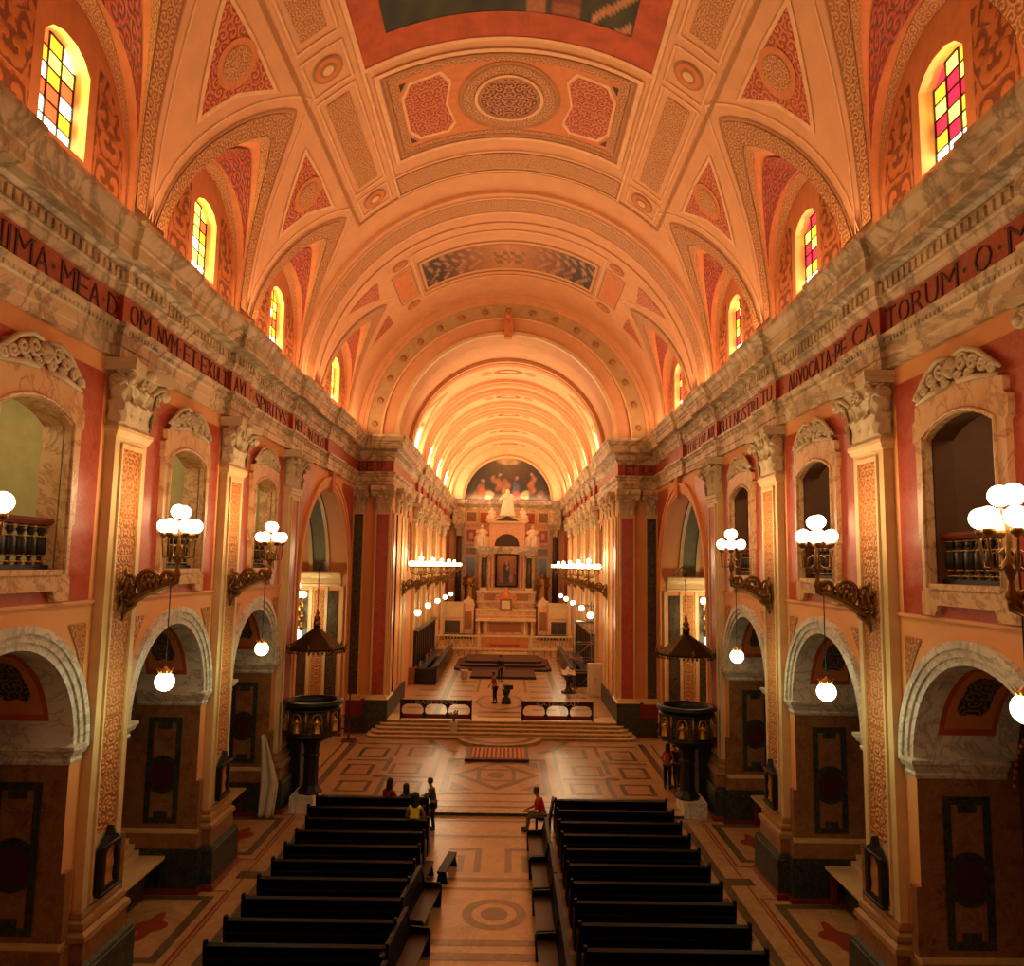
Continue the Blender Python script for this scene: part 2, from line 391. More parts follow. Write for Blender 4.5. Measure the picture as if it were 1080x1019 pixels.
# ------------------------------------------------------------------ entablature
def ent_path():
    p = [(W, -3)]
    for a, b in PIL: p += [(W, a), (XS + .08, a), (XS + .08, b), (W, b)]
    p += [(W, 33.4), (XS + .08, 33.4), (XS + .08, 36.2), (W, 36.2), (W, 40.32), (6.95, 40.32), (6.95, 40.2), (6.04, 40.2), (6.04, 46.8), (CW - .05, 46.8)]
    for a, b in CPIL: p += [(CW - .05, a), (CS - .02, a), (CS - .02, b), (CW - .05, b)]
    p += [(CW - .05, YB)]
    return p
CPIL = [(51.5, 52.9), (54.4, 55.8), (58.5, 59.9), (61.3, 62.7), (65.5, 66.9), (68.4, 69.8), (74.5, 76.0)]
ARCH = [(-.02, 12.85), (.10, 12.85), (.10, 13.05), (.14, 13.07), (.14, 13.3), (.18, 13.33), (.2, 13.42), (.26, 13.45), (.27, 13.53), (.1, 13.56)]
FRZ = [(.1, 13.5), (.1, 14.2)]
CORN = [(.1, 14.15), (.14, 14.17), (.18, 14.26), (.2, 14.28), (.2, 14.33), (.24, 14.36), (.24, 14.62), (.3, 14.66), (.36, 14.7), (.58, 14.72), (.6, 14.76), (.6, 14.98), (.64, 15.0), (.64, 15.08), (.70, 15.14), (.76, 15.28), (.80, 15.32), (.80, 15.44), (.74, 15.46), (-.3, 15.5)]
def egg_row(g, path, out, z, h, step, w):
    for i in range(len(path) - 1):
        p, q = Vector(path[i]), Vector(path[i + 1]); L = (q - p).length
        if L < .5: continue
        d = (q - p) / L; nn = Vector((-d.y, d.x)); k = int(L / step)
        for j in range(k):
            c = p + d * (L * (j + .5) / k) + nn * out
            vs = []
            for (a, o) in ((-w / 2, 0), (w / 2, 0), (w / 2, .07), (-w / 2, .07)):
                vs.append((c.x + d.x * a + nn.x * o, c.y + d.y * a + nn.y * o))
            g.prism(vs, z, z + h, 'z')
for s in (1, -1):
    P = ent_path()
    t1 = G().sweep(P, ARCH).build('trim_architrave_' + SIDE[s], M['ent'], flip=s < 0); struct(t1)
    t2 = G().sweep(P, FRZ).build('trim_frieze_' + SIDE[s], M['frieze'], flip=s < 0); struct(t2)
    t3 = G().sweep(P, CORN).build('trim_cornice_' + SIDE[s], M['ent'], flip=s < 0); struct(t3)
    g = G(); PP = [p for p in P if p[1] > 8 and p[1] < 48]
    egg_row(g, PP, .22, 14.38, .2, .21, .13); g.build('dentil_trim', M['ent'], t3, s < 0)
    g = G(); egg_row(g, PP, .14, 13.34, .08, .13, .07); g.build('bead_trim', M['ent'], t1, s < 0)

# ------------------------------------------------------------------ inscriptions
def glyph_mesh(txt, size=1.0):
    cu = bpy.data.curves.new('lettering', 'FONT'); cu.body = txt; cu.size = size; cu.extrude = .012; cu.offset = -.018; cu.resolution_u = 2; cu.fill_mode = 'BOTH'
    o = bpy.data.objects.new('lettering', cu); me = bpy.data.meshes.new_from_object(o)
    v = [tuple(p.co) for p in me.vertices]; f = [list(p.vertices) for p in me.polygons]
    bpy.data.meshes.remove(me); bpy.data.objects.remove(o); bpy.data.curves.remove(cu); return v, f
def serif(x0, x1, z): return None
_gl = {}
def inscription(g, txt, p0, p1, z0, h, outn, fill=.82):
    """letters of equal pitch from p0 to p1 (x, y), standing out along outn"""
    p0, p1 = Vector(p0), Vector(p1); d = p1 - p0; L = d.length; d.normalize(); n = len(txt); o = Vector(outn)
    wd = {'I': .5, '·': .55, ' ': .4, 'M': 1.25, 'J': .6}
    tot = sum(wd.get(c, 1) for c in txt); x = 0
    for c in txt:
        w = wd.get(c, 1) / tot * L
        if c == '·':
            cx = x + w / 2; a = .05; q = p0 + d * cx
            vs = [(q.x + d.x * u + o.x * .01, q.y + d.y * u + o.y * .01, z0 + h * .5 + k) for u, k in ((-a, 0), (0, -a), (a, 0), (0, a))]
            g.add(vs, [(0, 1, 2, 3)])
        elif c != ' ':
            if c not in _gl: _gl[c] = glyph_mesh(c)
            v, f = _gl[c]; xs = [p[0] for p in v]; ys = [p[1] for p in v]
            sx = w * fill / (max(xs) - min(xs)) if c != 'I' else w * .3 / (max(xs) - min(xs)); sz = h / (max(ys) - min(ys))
            ws = w * fill if c != 'I' else w * .3
            vs = []
            for a, b_, e in v:
                u = x + (w - ws) / 2 + (a - min(xs)) * sx; q = p0 + d * u
                vs.append((q.x + o.x * (.008 + e), q.y + o.y * (.008 + e), z0 + (b_ - min(ys)) * sz))
            g.add(vs, f)
            # serifs
            if c in 'AIMNDETRPVXL':
                for k in ((0, 1) if c not in 'IT' else (.5,)):
                    for zz in ((z0, z0 + h) if c in 'INMEDRPXT' else ((z0,) if c in 'A' else (z0 + h,))):
                        u = x + (w - ws) / 2 + ws * k; q = p0 + d * u; a = min(.06, w * .16)
                        g.add([(q.x + d.x * t + o.x * .02, q.y + d.y * t + o.y * .02, zz + dz) for t, dz in ((-a, -.012), (a, -.012), (a, .012), (-a, .012))], [(0, 1, 2, 3)])
        x += w
ZL, HL = 13.63, .44
def inscr(parent, segs, name='lettering'):
    g = G()
    for a in segs: inscription(g, *a)
    g.build(name, M['letter'], parent)
xb = W - .1; xp = XS - .02
fr = {1: bpy.data.objects['trim_frieze_right'], -1: bpy.data.objects['trim_frieze_left']}
L = lambda t, y0, y1, x: (t, (-x, y0), (-x, y1), ZL, HL, (1, 0))
Rr = lambda t, y0, y1, x: (t, (x, y0), (x, y1), ZL, HL, (-1, 0))
inscr(fr[-1], [L('ANIMA·', 10.85, 13.2, xb), L('MEA·D', 13.25, 15.3, xb), L('OM', 15.55, 16.55, xp), L('INVM·', 16.9, 18.4, xb), L('ET·EX', 18.5, 20.4, xb), L('ULT', 20.45, 21.45, xb), L('AVI', 21.7, 22.7, xp), L('T·SPIRITVS·', 23.1, 27.6, xb), L('MEV', 28.0, 29.0, xp), L('S·IN·DEO·', 29.4, 33.2, xb)])
inscr(fr[1], [Rr('ARIA·', 9.1, 7.0, xb), Rr('O·M', 12.3, 10.75, xb), Rr('TORUM·', 15.3, 12.4, xb), Rr('CA', 16.6, 15.5, xp), Rr('·PEC', 17.9, 16.85, xb), Rr('ADVOCATA', 20.8, 17.95, xb), Rr('·', 21.4, 21.0, xb), Rr('TU', 22.8, 21.75, xp), Rr('NOSTRI·', 26.0, 23.1, xb), Rr('ELLI·', 27.7, 26.1, xb), Rr('AUX', 29.0, 28.0, xp), Rr('VITAE·DVL', 33.2, 29.4, xb)])
inscr(fr[-1], [('RE', (-7.85, 40.18), (-7.05, 40.18), ZL, HL, (0, -1)), ('SP', (-6.9, 40.06), (-6.35, 40.06), ZL, HL, (0, -1))])
inscr(fr[1], [('ET', (6.3, 40.06), (6.9, 40.06), ZL, HL, (0, -1)), ('HUA', (7.0, 40.18), (7.85, 40.18), ZL, HL, (0, -1))])

# ------------------------------------------------------------------ pilasters
def spiral(c, r0, r1, turns, n, ax, a0=0, sg=1):
    """flat spiral path round c in the plane of the two axes ax"""
    pts = []
    for i in range(n + 1):
        t = i / n; r = r0 + (r1 - r0) * t; a = a0 + sg * turns * 2 * pi * t
        p = [c[0], c[1], c[2]]; p[ax[0]] += r * cos(a); p[ax[1]] += r * sin(a); pts.append(tuple(p))
    return pts
def leaf(g, base, outd, side, h, w, curl, n=7):
    """acanthus leaf: a lobed tongue that climbs and curls outward"""
    b = Vector(base); o = Vector(outd); sd = Vector(side)
    def fn(u, v):
        t = v; k = u * 2 - 1
        wid = w * (1 - .25 * t) * (1 + .22 * sin(t * pi * 5)) * (1 if t < .85 else (1 - (t - .85) * 4))
        up = h * (sin(min(t, .82) / .82 * pi / 2) if t < .82 else 1 - (t - .82) * 1.2)
        ou = curl * (t ** 2.2) + .035 * (1 - k * k)
        p = b + sd * (k * wid * .5) + o * ou + Vector((0, 0, 1)) * up
        return tuple(p)
    g.grid(4, 12, fn)
def capital(hw=.68, dp=.2):
    """local frame: shaft face at x = 0 facing -x, centred on y; height 0 .. 1.36"""
    g = G()
    g.box(-.03, .3, -hw, hw, 0, .07)
    g.prism([(-.0, .07), (-.04, .4), (-.12, .85), (-.22, 1.12), (.3, 1.12), (.3, .07)], -hw + .04, hw - .04, 'y')
    for k in (-1, 0, 1): leaf(g, (-.03, k * hw * .6, .07), (-1, 0, 0), (0, 1, 0), .46, hw * .62, .2)
    for k in (-1, 1): leaf(g, (-.05, k * hw * .33, .3), (-1, 0, 0), (0, 1, 0), .56, hw * .5, .25)
    for k in (-1, 1): leaf(g, (0, k * (hw - .02), .1), (-.6, k * .8, 0), (.8, k * .6, 0), .75, .3, .22)
    for k in (-1, 1):
        leaf(g, (.06, k * hw, .07), (0, k, 0), (1, 0, 0), .46, .26, .14); leaf(g, (.02, k * (hw + .02), .32), (0, k, 0), (1, 0, 0), .56, .3, .16)
    for k in (-1, 1):   # stalks and corner volutes
        g.tube([(-.06, k * hw * .35, .5), (-.12, k * hw * .55, .8), (-.24, k * hw * .86, 1.02), (-.32, k * hw * 1.02, 1.05)], [.05, .05, .055, .05], 6)
        g.tube(spiral((-.30, k * (hw + .06), .93), .15, .03, 1.6, 22, (1, 2), pi / 2 * (1), -k), .045, 6)
        g.tube(spiral((-.22, k * .12, .98), .10, .02, 1.3, 14, (1, 2), pi / 2, k), .03, 5)
        g.tube([(.12, k * (hw + .12), .93), (-.36, k * (hw + .12), .93)], .085, 10); g.tube(spiral((-.02, k * (hw + .16), .93), .17, .03, 1.7, 22, (0, 2), pi / 2, 1), .04, 6)
    n = 8; ab = [(-.42, -hw - .2)] + [(-.42 + .16 * (1 - ((i / n) * 2 - 1) ** 2), -hw - .2 + (2 * hw + .4) * i / n) for i in range(1, n)] + [(-.42, hw + .2), (.3, hw + .2), (.3, -hw - .2)]
    g.prism(ab, 1.12, 1.24, 'z'); g.prism([(x * 1.06, y * 1.03) for x, y in ab], 1.24, 1.37, 'z')
    g.ball((-.32, 0, 1.2), .13, 8, 6)
    return g
def pilaster(name, label, loc, rz, grp, panel='orn_gold', lite=False):
    t = thing(name, label, 'pilaster', loc, rz, grp)
    g = G(); g.box(0, .3, -.67, .67, 1.93, 11.43); o = g.build('shaft', M['cream'], t)
    g = G().patch([[(-.40, 3.3 if not lite else 2.3), (.40, 3.3 if not lite else 2.3), (.40, 11.0), (-.40, 11.0)]], lambda y, z: (-.012, y, z)); g.build('ornament_panel', M[panel], o)
    g = G()
    for sg in (-1, 1): g.box(-.05, 0, sg * .40 - (.06 if sg > 0 else .0) * 0, sg * .46, 2.1, 11.1)
    g.box(-.05, 0, -.46, .46, 11.0, 11.1); g.box(-.05, 0, -.46, .46, 2.05, 2.15); g.build('panel_moulding', M['cream'], o)
    g = G(); g.sweep([(.3, -.67), (0, -.67), (0, .67), (.3, .67)], [(0, 11.2), (.03, 11.22), (.06, 11.3), (.09, 11.34), (.09, 11.42), (0, 11.43)], side=1); g.build('neck_moulding', M['cream'], t)
    cg = capital(); cg.xf(Matrix.Translation((0, 0, 11.43))); cg.build('capital', M['capm'], t)
    # base
    def stage(nm, mt, pr, x1=.3):
        g = G(); g.sweep([(x1, -.67), (0, -.67), (0, .67), (x1, .67)], pr); return g.build(nm, M[mt], t)
    stage('base_moulding', 'basem', [(0, 2.0), (.04, 1.98), (.06, 1.9), (.05, 1.86), (.12, 1.82), (.14, 1.74), (.12, 1.68), (.2, 1.62), (.22, 1.52), (.18, 1.48), (0, 1.48)])
    stage('dado', 'brown', [(.16, 1.5), (.17, 1.12), (0, 1.12)])
    stage('plinth', 'green', [(.17, 1.12), (.26, 1.08), (.28, 1.02), (.30, 1.0), (.30, .14), (0, .14)])
    stage('plinth_step', 'redbase', [(.30, .16), (.36, .14), (.36, 0)])
    return t
BAY = ['first', 'second', 'third']
pil = {}
base = None
ordn = ['nearest the gallery', 'second from the gallery', 'third from the gallery', 'beside the wide chapel arch']
for s in (1, -1):
    for k, (a, b) in enumerate(PIL[:4]):
        if k == 0: lab = 'tall cream Corinthian pilaster on the %s, beside the bay nearest the gallery' % WN[s]
        lab = 'tall cream Corinthian pilaster on the %s, %s' % (WN[s], ordn[k])
        loc = (s * XS, (a + b) / 2, 0); rz = 0 if s > 0 else pi
        if base is None: base = pilaster('corinthian_pilaster', lab, loc, rz, 'nave pilasters')
        elif k == 3: (pilaster('corinthian_pilaster', lab, loc, rz, 'nave pilasters', 'redm', True) if s > 0 else dup(last3, loc, rz, lab))
        else: dup(base, loc, rz, lab)
        if k == 3 and s > 0: last3 = [o for o in C.objects if o.get('label') == lab][0]
# solid pier dado between the niches, wrapping each pilaster
for s in (1, -1):
    for k in range(4):
        y0 = (BC[k - 1] + 2.0) if k else 8.6; y1 = (BC[k] - 2.0) if k < 3 else 30.3
        g = G(); g.box(7.98, 10.2, y0 - .04, y1 + .04, 1.5, 1.62, 0); g.box(7.9, 10.2, y0 - .08, y1 + .08, 1.12, 1.5, 1); g.box(7.84, 10.2, y0 - .12, y1 + .12, .14, 1.12, 2); g.box(7.78, 10.2, y0 - .16, y1 + .16, 0, .14, 3)
        g.box(7.94, 8.2, y1 - .2, y1 + .02, 1.62, 2.85, 1); g.box(7.94, 8.2, y0 - .02, y0 + .2, 1.62, 2.85, 1)
        g.build('pier_dado', [M['cream'], M['brown'], M['green'], M['redbase']], walls[s], s < 0)

# ------------------------------------------------------------------ archways, balconies, altars
def archway(loc, rz, label):
    t = thing('marble_archway', label, 'archway', loc, rz, 'marble arches of the side bays')
    g = G()
    for r0, r1, th in ((2.0, 2.14, .05), (2.14, 2.28, .09), (2.28, 2.42, .13)):
        for rr in (r0, r1): g.patch([[(-90, -.02), (90, -.02), (90, th), (-90, th)]], lambda a, q: (-q, rr * sin(R(a)), 5.15 + rr * cos(R(a))), du=6)
        g.patch([[(-90, r0), (90, r0), (90, r1), (-90, r1)]], lambda a, r: (-th, r * sin(R(a)), 5.15 + r * cos(R(a))), du=6)
    g.build('archivolt', M['white'], t)
    for sg in (-1, 1):
        g = G(); pr = [(0, 4.8), (.03, 4.82), (.05, 4.88), (.03, 4.92), (.05, 4.98), (.1, 5.0), (.13, 5.08), (.16, 5.1), (.16, 5.17), (0, 5.2)]
        g.sweep([(0, sg * 2.36), (0, sg * 2.0), (1.7, sg * 2.0)], pr, side=-sg if False else sg * -1)
        g.build('impost', M['white'], t)
        # jamb facing with its framed marble panel
        g = G(); y = sg * 1.985
        def F(x, z, d=0): return (x, y - sg * d, z)
        g.patch([[(.45, 1.75), (1.35, 1.75), (1.35, 4.5), (.45, 4.5)], [(.6, 1.9), (1.2, 1.9), (1.2, 4.35), (.6, 4.35)]], lambda x, z: F(x, z, .02))
        g.patch([[(.9 + .46 * cos(2 * pi * i / 24), 3.0 + .5 * sin(2 * pi * i / 24)) for i in range(24)]], lambda x, z: F(x, z, .03))
        g.patch([[(.72, 1.9), (1.08, 1.9), (1.08, 2.06), (.72, 2.06)]], lambda x, z: F(x, z, .03)); g.patch([[(.72, 4.2), (1.08, 4.2), (1.08, 4.35), (.72, 4.35)]], lambda x, z: F(x, z, .03))
        o = g.build('jamb_panel_frame', M['green'], t)
        G().patch([[(.6, 1.9), (1.2, 1.9), (1.2, 4.35), (.6, 4.35)]], lambda x, z: F(x, z, .01)).build('jamb_panel', M['brown'], o)
        G().patch([[(.9 + .33 * cos(2 * pi * i / 24), 3.0 + .37 * sin(2 * pi * i / 24)) for i in range(24)]], lambda x, z: F(x, z, .045)).build('jamb_roundel', M['curtain'], o)
    # painted soffit panels
    for a0 in (-48, 48):
        def S(u, v, d=0): rr = 1.985 - d; return (.95 + u, rr * sin(R(a0 + v)), 5.15 + rr * cos(R(a0 + v)))
        o = G().patch([[(-.55, -28), (.55, -28), (.55, 28), (-.55, 28)]], lambda u, v: S(u, v), dv=7).build('soffit_border', M['redpl'], t)
        G().patch([[(-.45, -24), (.45, -24), (.45, 24), (-.45, 24)]], lambda u, v: S(u, v, .008), dv=7).build('soffit_field', M['rose'], o)
        q = [(.33 * cos(b) * (1 + .14 * cos(4 * b + pi)), 17 * sin(b) * (1 + .14 * cos(4 * b + pi))) for b in [2 * pi * i / 48 for i in range(48)]]
        g = G().patch([q], lambda u, v: S(u, v, .016), dv=7); g.uv = [[(u, v * .035) for u, v in c] for c in g.uv]; g.build('soffit_quatrefoil', M['orn_blue'], o)
    return t
arw = None
for s in (1, -1):
    for k, b in enumerate(BC):
        lab = 'white marble arch of the %s side bay from the gallery, %s' % (BAY[k], WN[s])
        loc = (s * W, b, 0); rz = 0 if s > 0 else pi
        if arw is None: arw = archway(loc, rz, lab)
        else: dup(arw, loc, rz, lab)

def balcony(loc, rz, label):
    t = thing('balcony_surround', label, 'balcony', loc, rz, 'honey marble balcony surrounds')
    inner = [(y, z) for y, z in bal_hole(0)]
    outer = [(-1.32, 7.93), (-1.32, 8.35), (-1.25, 8.4), (-1.25, 9.3), (-1.32, 9.35), (-1.32, 11.1), (-1.4, 11.15), (-1.4, 11.5), (-1.3, 11.55), (-1.3, 11.8), (0, 12.02), (1.3, 11.8), (1.3, 11.55), (1.4, 11.5), (1.4, 11.15), (1.32, 11.1), (1.32, 9.35), (1.25, 9.3), (1.25, 8.4), (1.32, 8.35), (1.32, 7.93), (.9, 7.93), (.8, 8.12), (-.8, 8.12), (-.9, 7.93)]
    g = G()
    g.patch([outer, inner], lambda y, z: (-.13, y, z))
    for L_ in (outer, inner):
        for i in range(len(L_)):
            p, q = L_[i], L_[(i + 1) % len(L_)]; g.add([(-.13, *p), (-.13, *q), (.02, *q), (.02, *p)], [(0, 1, 2, 3)])
    o = g.build('surround', M['frame'], t)
    g = G(); g.tube([(-.14, y * 1.07, (z - 9.9) * 1.035 + 9.9) for y, z in inner] , .035, 6); g.build('inner_bead', M['frame'], o)
    g = G(); g.box(-.16, .1, -1.02, 1.02, 8.4, 8.5); g.build('sill', M['frame'], o)
    g = G()   # carved crest
    for sg in (-1, 1):
        for (cy, cz, r, tr) in ((.32, 12.28, .17, 1.5), (.62, 12.2, .13, 1.4), (.88, 12.08, .12, 1.3), (1.1, 11.98, .09, 1.2), (.5, 12.02, .1, 1.3), (.2, 12.06, .09, 1.2)):
            g.tube(spiral((-.16, sg * cy, cz), r, .02, tr, 16, (1, 2), pi, sg), [.045] * 17, 6)
        g.tube([(-.14, sg * .1, 12.45), (-.16, sg * .4, 12.5), (-.16, sg * .75, 12.36), (-.15, sg * 1.05, 12.12), (-.14, sg * 1.28, 11.95)], [.05, .06, .05, .05, .03], 6)
        g.tube([(-.14, sg * .15, 11.98), (-.16, sg * .6, 11.95), (-.14, sg * 1.2, 11.85)], [.05, .06, .03], 6)
    for k in range(-3, 4):
        a = R(k * 17); g.tube([(-.14, 0, 12.12), (-.2, sin(a) * .16, 12.12 + cos(a) * .18), (-.15, sin(a) * .26, 12.12 + cos(a) * .32)], [.04, .05, .035], 6)
    g.ball((-.17, 0, 12.16), .1, 8, 6)
    g.build('carved_crest', M['capm'], t)
    rail = G(); rail.sweep([(.2, -1.0), (.2, 1.0)], [(0, 9.28), (.1, 9.3), (.16, 9.36), (.12, 9.42), (-.1, 9.44), (-.12, 9.3), (0, 9.28)]); rail.build('hand_rail', M['redbase'], t)
    G().box(.1, .3, -1.0, 1.0, 8.5, 8.58).build('bottom_rail', M['black'], t)
    prof = [(.06, 0), (.075, .02), (.045, .06), (.06, .1), (.03, .14), (.035, .18), (.085, .24), (.085, .5), (.04, .58), (.05, .62), (.075, .66), (.05, .7), (.04, .74), (.07, .78)]
    for k in range(7):
        y = -.86 + k * .287
        b = G().lathe([(r * 1.15, z) for r, z in prof], (.2, y, 8.54), 10).build('baluster', M['black'], t)
        h = G()
        for z, r in ((.1, .078), (.21, .075), (.55, .075), (.72, .085)): h.lathe([(r * .8, -.014), (r * 1.25, 0), (r * .8, .014)], (.2, y, 8.54 + z), 10)
        h.build('gilt_ring_trim', M['gold'], b)
    return t
blc = None
for s in (1, -1):
    for k, b in enumerate(BC):
        lab = 'honey marble balcony with dark balusters, %s bay from the gallery, %s' % (BAY[k], WN[s])
        loc = (s * W, b, 0); rz = 0 if s > 0 else pi
        if blc is None: blc = balcony(loc, rz, lab)
        else: dup(blc, loc, rz, lab)

def altar(loc, rz, label):
    t = thing('side_altar', label, 'altar', loc, rz, 'side altars')
    g = G(); g.box(.66, 1.7, -1.45, 1.35, .88, .96); g.build('table_slab', M['cream'], t, bevel=.01)
    for y in (-1.2, 1.1): G().box(.78, .92, y - .07, y + .07, 0, .88).build('leg', M['redbase'], t)
    G().box(1.15, 2.2, -1.5, 1.5, 0, .88).build('altar_block', M['dgreen'], t)
    g = G()
    for i in range(4): g.box(1.35 + i * .15, 2.25, -1.75 + i * .02, 1.75, .96 + i * .14, 1.10 + i * .14)
    g.build('gradine', M['cream'], t)
    o = G().box(1.95, 2.2, -1.75, 1.75, 1.5, 6.0).build('retable', M['dbrown'], t)
    for sg in (-1, 1):
        G().tube([(1.85, sg * 1.4, 1.55), (1.85, sg * 1.4, 5.2)], .12, 10).build('retable_column', M['orn_dark'], o)
        g = G()
        for i in range(44): g.ball((1.78, sg * 1.62, 1.6 + i * .085), .035, 6, 4)
        g.build('gilt_bead_border', M['gold'], o)
    g = G(); g.patch([[(-1.1, 1.6), (1.1, 1.6)] + [(1.1 * cos(a), 4.6 + 1.2 * sin(a)) for a in [pi * i / 12 for i in range(13)]]], lambda y, z: (1.94, y, z)); g.build('retable_niche', M['curtain'], o)
    g = G()
    for i in range(30):
        a = pi * i / 29; g.ball((1.86, 1.25 * cos(a), 4.7 + 1.3 * sin(a)), .05, 6, 4)
    g.build('gilt_arch_border', M['gold'], o)
    return t
alt = None
for s in (1, -1):
    for k, b in enumerate(BC):
        lab = 'side altar with cream slab and dark gilt retable in the %s bay, %s' % (BAY[k], WN[s])
        loc = (s * W, b + .75 * 1, 0); rz = 0 if s > 0 else pi
        if alt is None: alt = altar(loc, rz, lab)
        else: dup(alt, loc, rz, lab)

def station(loc, rz, label):
    t = thing('station_picture', label, 'picture', loc, rz, 'framed stations on the pilaster feet')
    g = G(); o_ = [(-.34, 2.1), (.34, 2.1), (.34, 3.0), (.2, 3.15), (.08, 3.2), (0, 3.38), (-.08, 3.2), (-.2, 3.15), (-.34, 3.0)]; i_ = [(-.22, 2.25), (.22, 2.25), (.22, 2.9), (0, 3.05), (-.22, 2.9)]
    g.patch([o_, i_], lambda y, z: (-.14, y, z))
    for L_ in (o_, i_):
        for i in range(len(L_)):
            p, q = L_[i], L_[(i + 1) % len(L_)]; g.add([(-.14, *p), (-.14, *q), (0, *q), (0, *p)], [(0, 1, 2, 3)])
    g.tube([(-.14, -.4, 3.05), (-.14, .4, 3.05)], .035, 6); g.tube([(-.14, -.4, 2.15), (-.14, .4, 2.15)], .035, 6)
    g.build('frame', M['black'], t)
    g = G().grid(8, 10, lambda u, v: (-.05 - .05 * abs(sin(u * 9) * cos(v * 7)), -.23 + .46 * u, 2.24 + .8 * v)); g.build('relief', M['orn_gold'], t)
    return t
st = None; rom = ['', 'nearest the gallery', 'second from the gallery', 'beside the pulpit']
for s in (1, -1):
    for k in (1, 2, 3):
        if k == 3: continue
        a, b = PIL[k]; lab = 'black framed relief picture at the pilaster foot %s, %s' % (rom[k], WN[s])
        loc = (s * (XS - .05), (a + b) / 2, 0); rz = 0 if s > 0 else pi
        if st is None: st = station(loc, rz, lab)
        else: dup(st, loc, rz, lab)
# ------------------------------------------------------------------ nave vault
def cyl(th, y, d=0, r=RV, z0=ZV): return ((r - d) * sin(R(th)), y, z0 + (r - d) * cos(R(th)))
def lcurve(yc, hw, apex, n=20, p=1.3, q=.72, foot=-84.):
    """groin line of one lunette: list of (theta magnitude negative side, y) from near foot to far foot"""
    pts = []
    for i in range(n + 1):
        sgn = -1 + 2 * i / n; h = (1 - abs(sgn) ** p) ** q
        pts.append((foot + (apex - foot) * h, yc + hw * sgn))
    return pts
APX = -53.5; HW = 2.5
ceil_loop = [(-90, -3)]
for yc in LUN:
    c = lcurve(yc, HW, APX); ceil_loop += [(-90, yc - HW)] + c + [(-90, yc + HW)]
ceil_loop += [(-90, YE), (90, YE)]
for yc in LUN[::-1]:
    c = [(-a, b) for a, b in lcurve(yc, HW, APX)][::-1]; ceil_loop += [(90, yc + HW)] + c + [(90, yc - HW)]
ceil_loop += [(90, -3)]
g = G().patch([ceil_loop], lambda a, y: cyl(a, y), du=4); g.sm = [True] * len(g.f)
ceiling = struct(g.build('ceiling', M['vault']))
def vp(name, loops, mt, d=.015, parent=None, du=4, uvo=(0, 0), scale_uv=True):
    g = G()
    for L_ in (loops if isinstance(loops[0][0], list) else [loops]):
        g.patch(L_ if isinstance(L_[0], list) else [L_], lambda a, y: cyl(a, y, d), du=du)
        k = R(1) * RV
    g.uv = [[((u - uvo[0]) * R(1) * RV, v - uvo[1]) for u, v in q] for q in g.uv]
    return g.build(name, M[mt] if isinstance(mt, str) else mt, parent or ceiling)
def rect(a0, a1, y0, y1): return [(a0, y0), (a1, y0), (a1, y1), (a0, y1)]
def ring(a0, a1, y0, y1, ta, ty): return [rect(a0, a1, y0, y1), rect(a0 + ta, a1 - ta, y0 + ty, y1 - ty)]
def ell(ca, cy, ra, ry, n=36): return [(ca + ra * cos(2 * pi * i / n), cy + ry * sin(2 * pi * i / n)) for i in range(n)]
K = 1 / (R(1) * RV)   # degrees per metre round the vault
lunw = {}
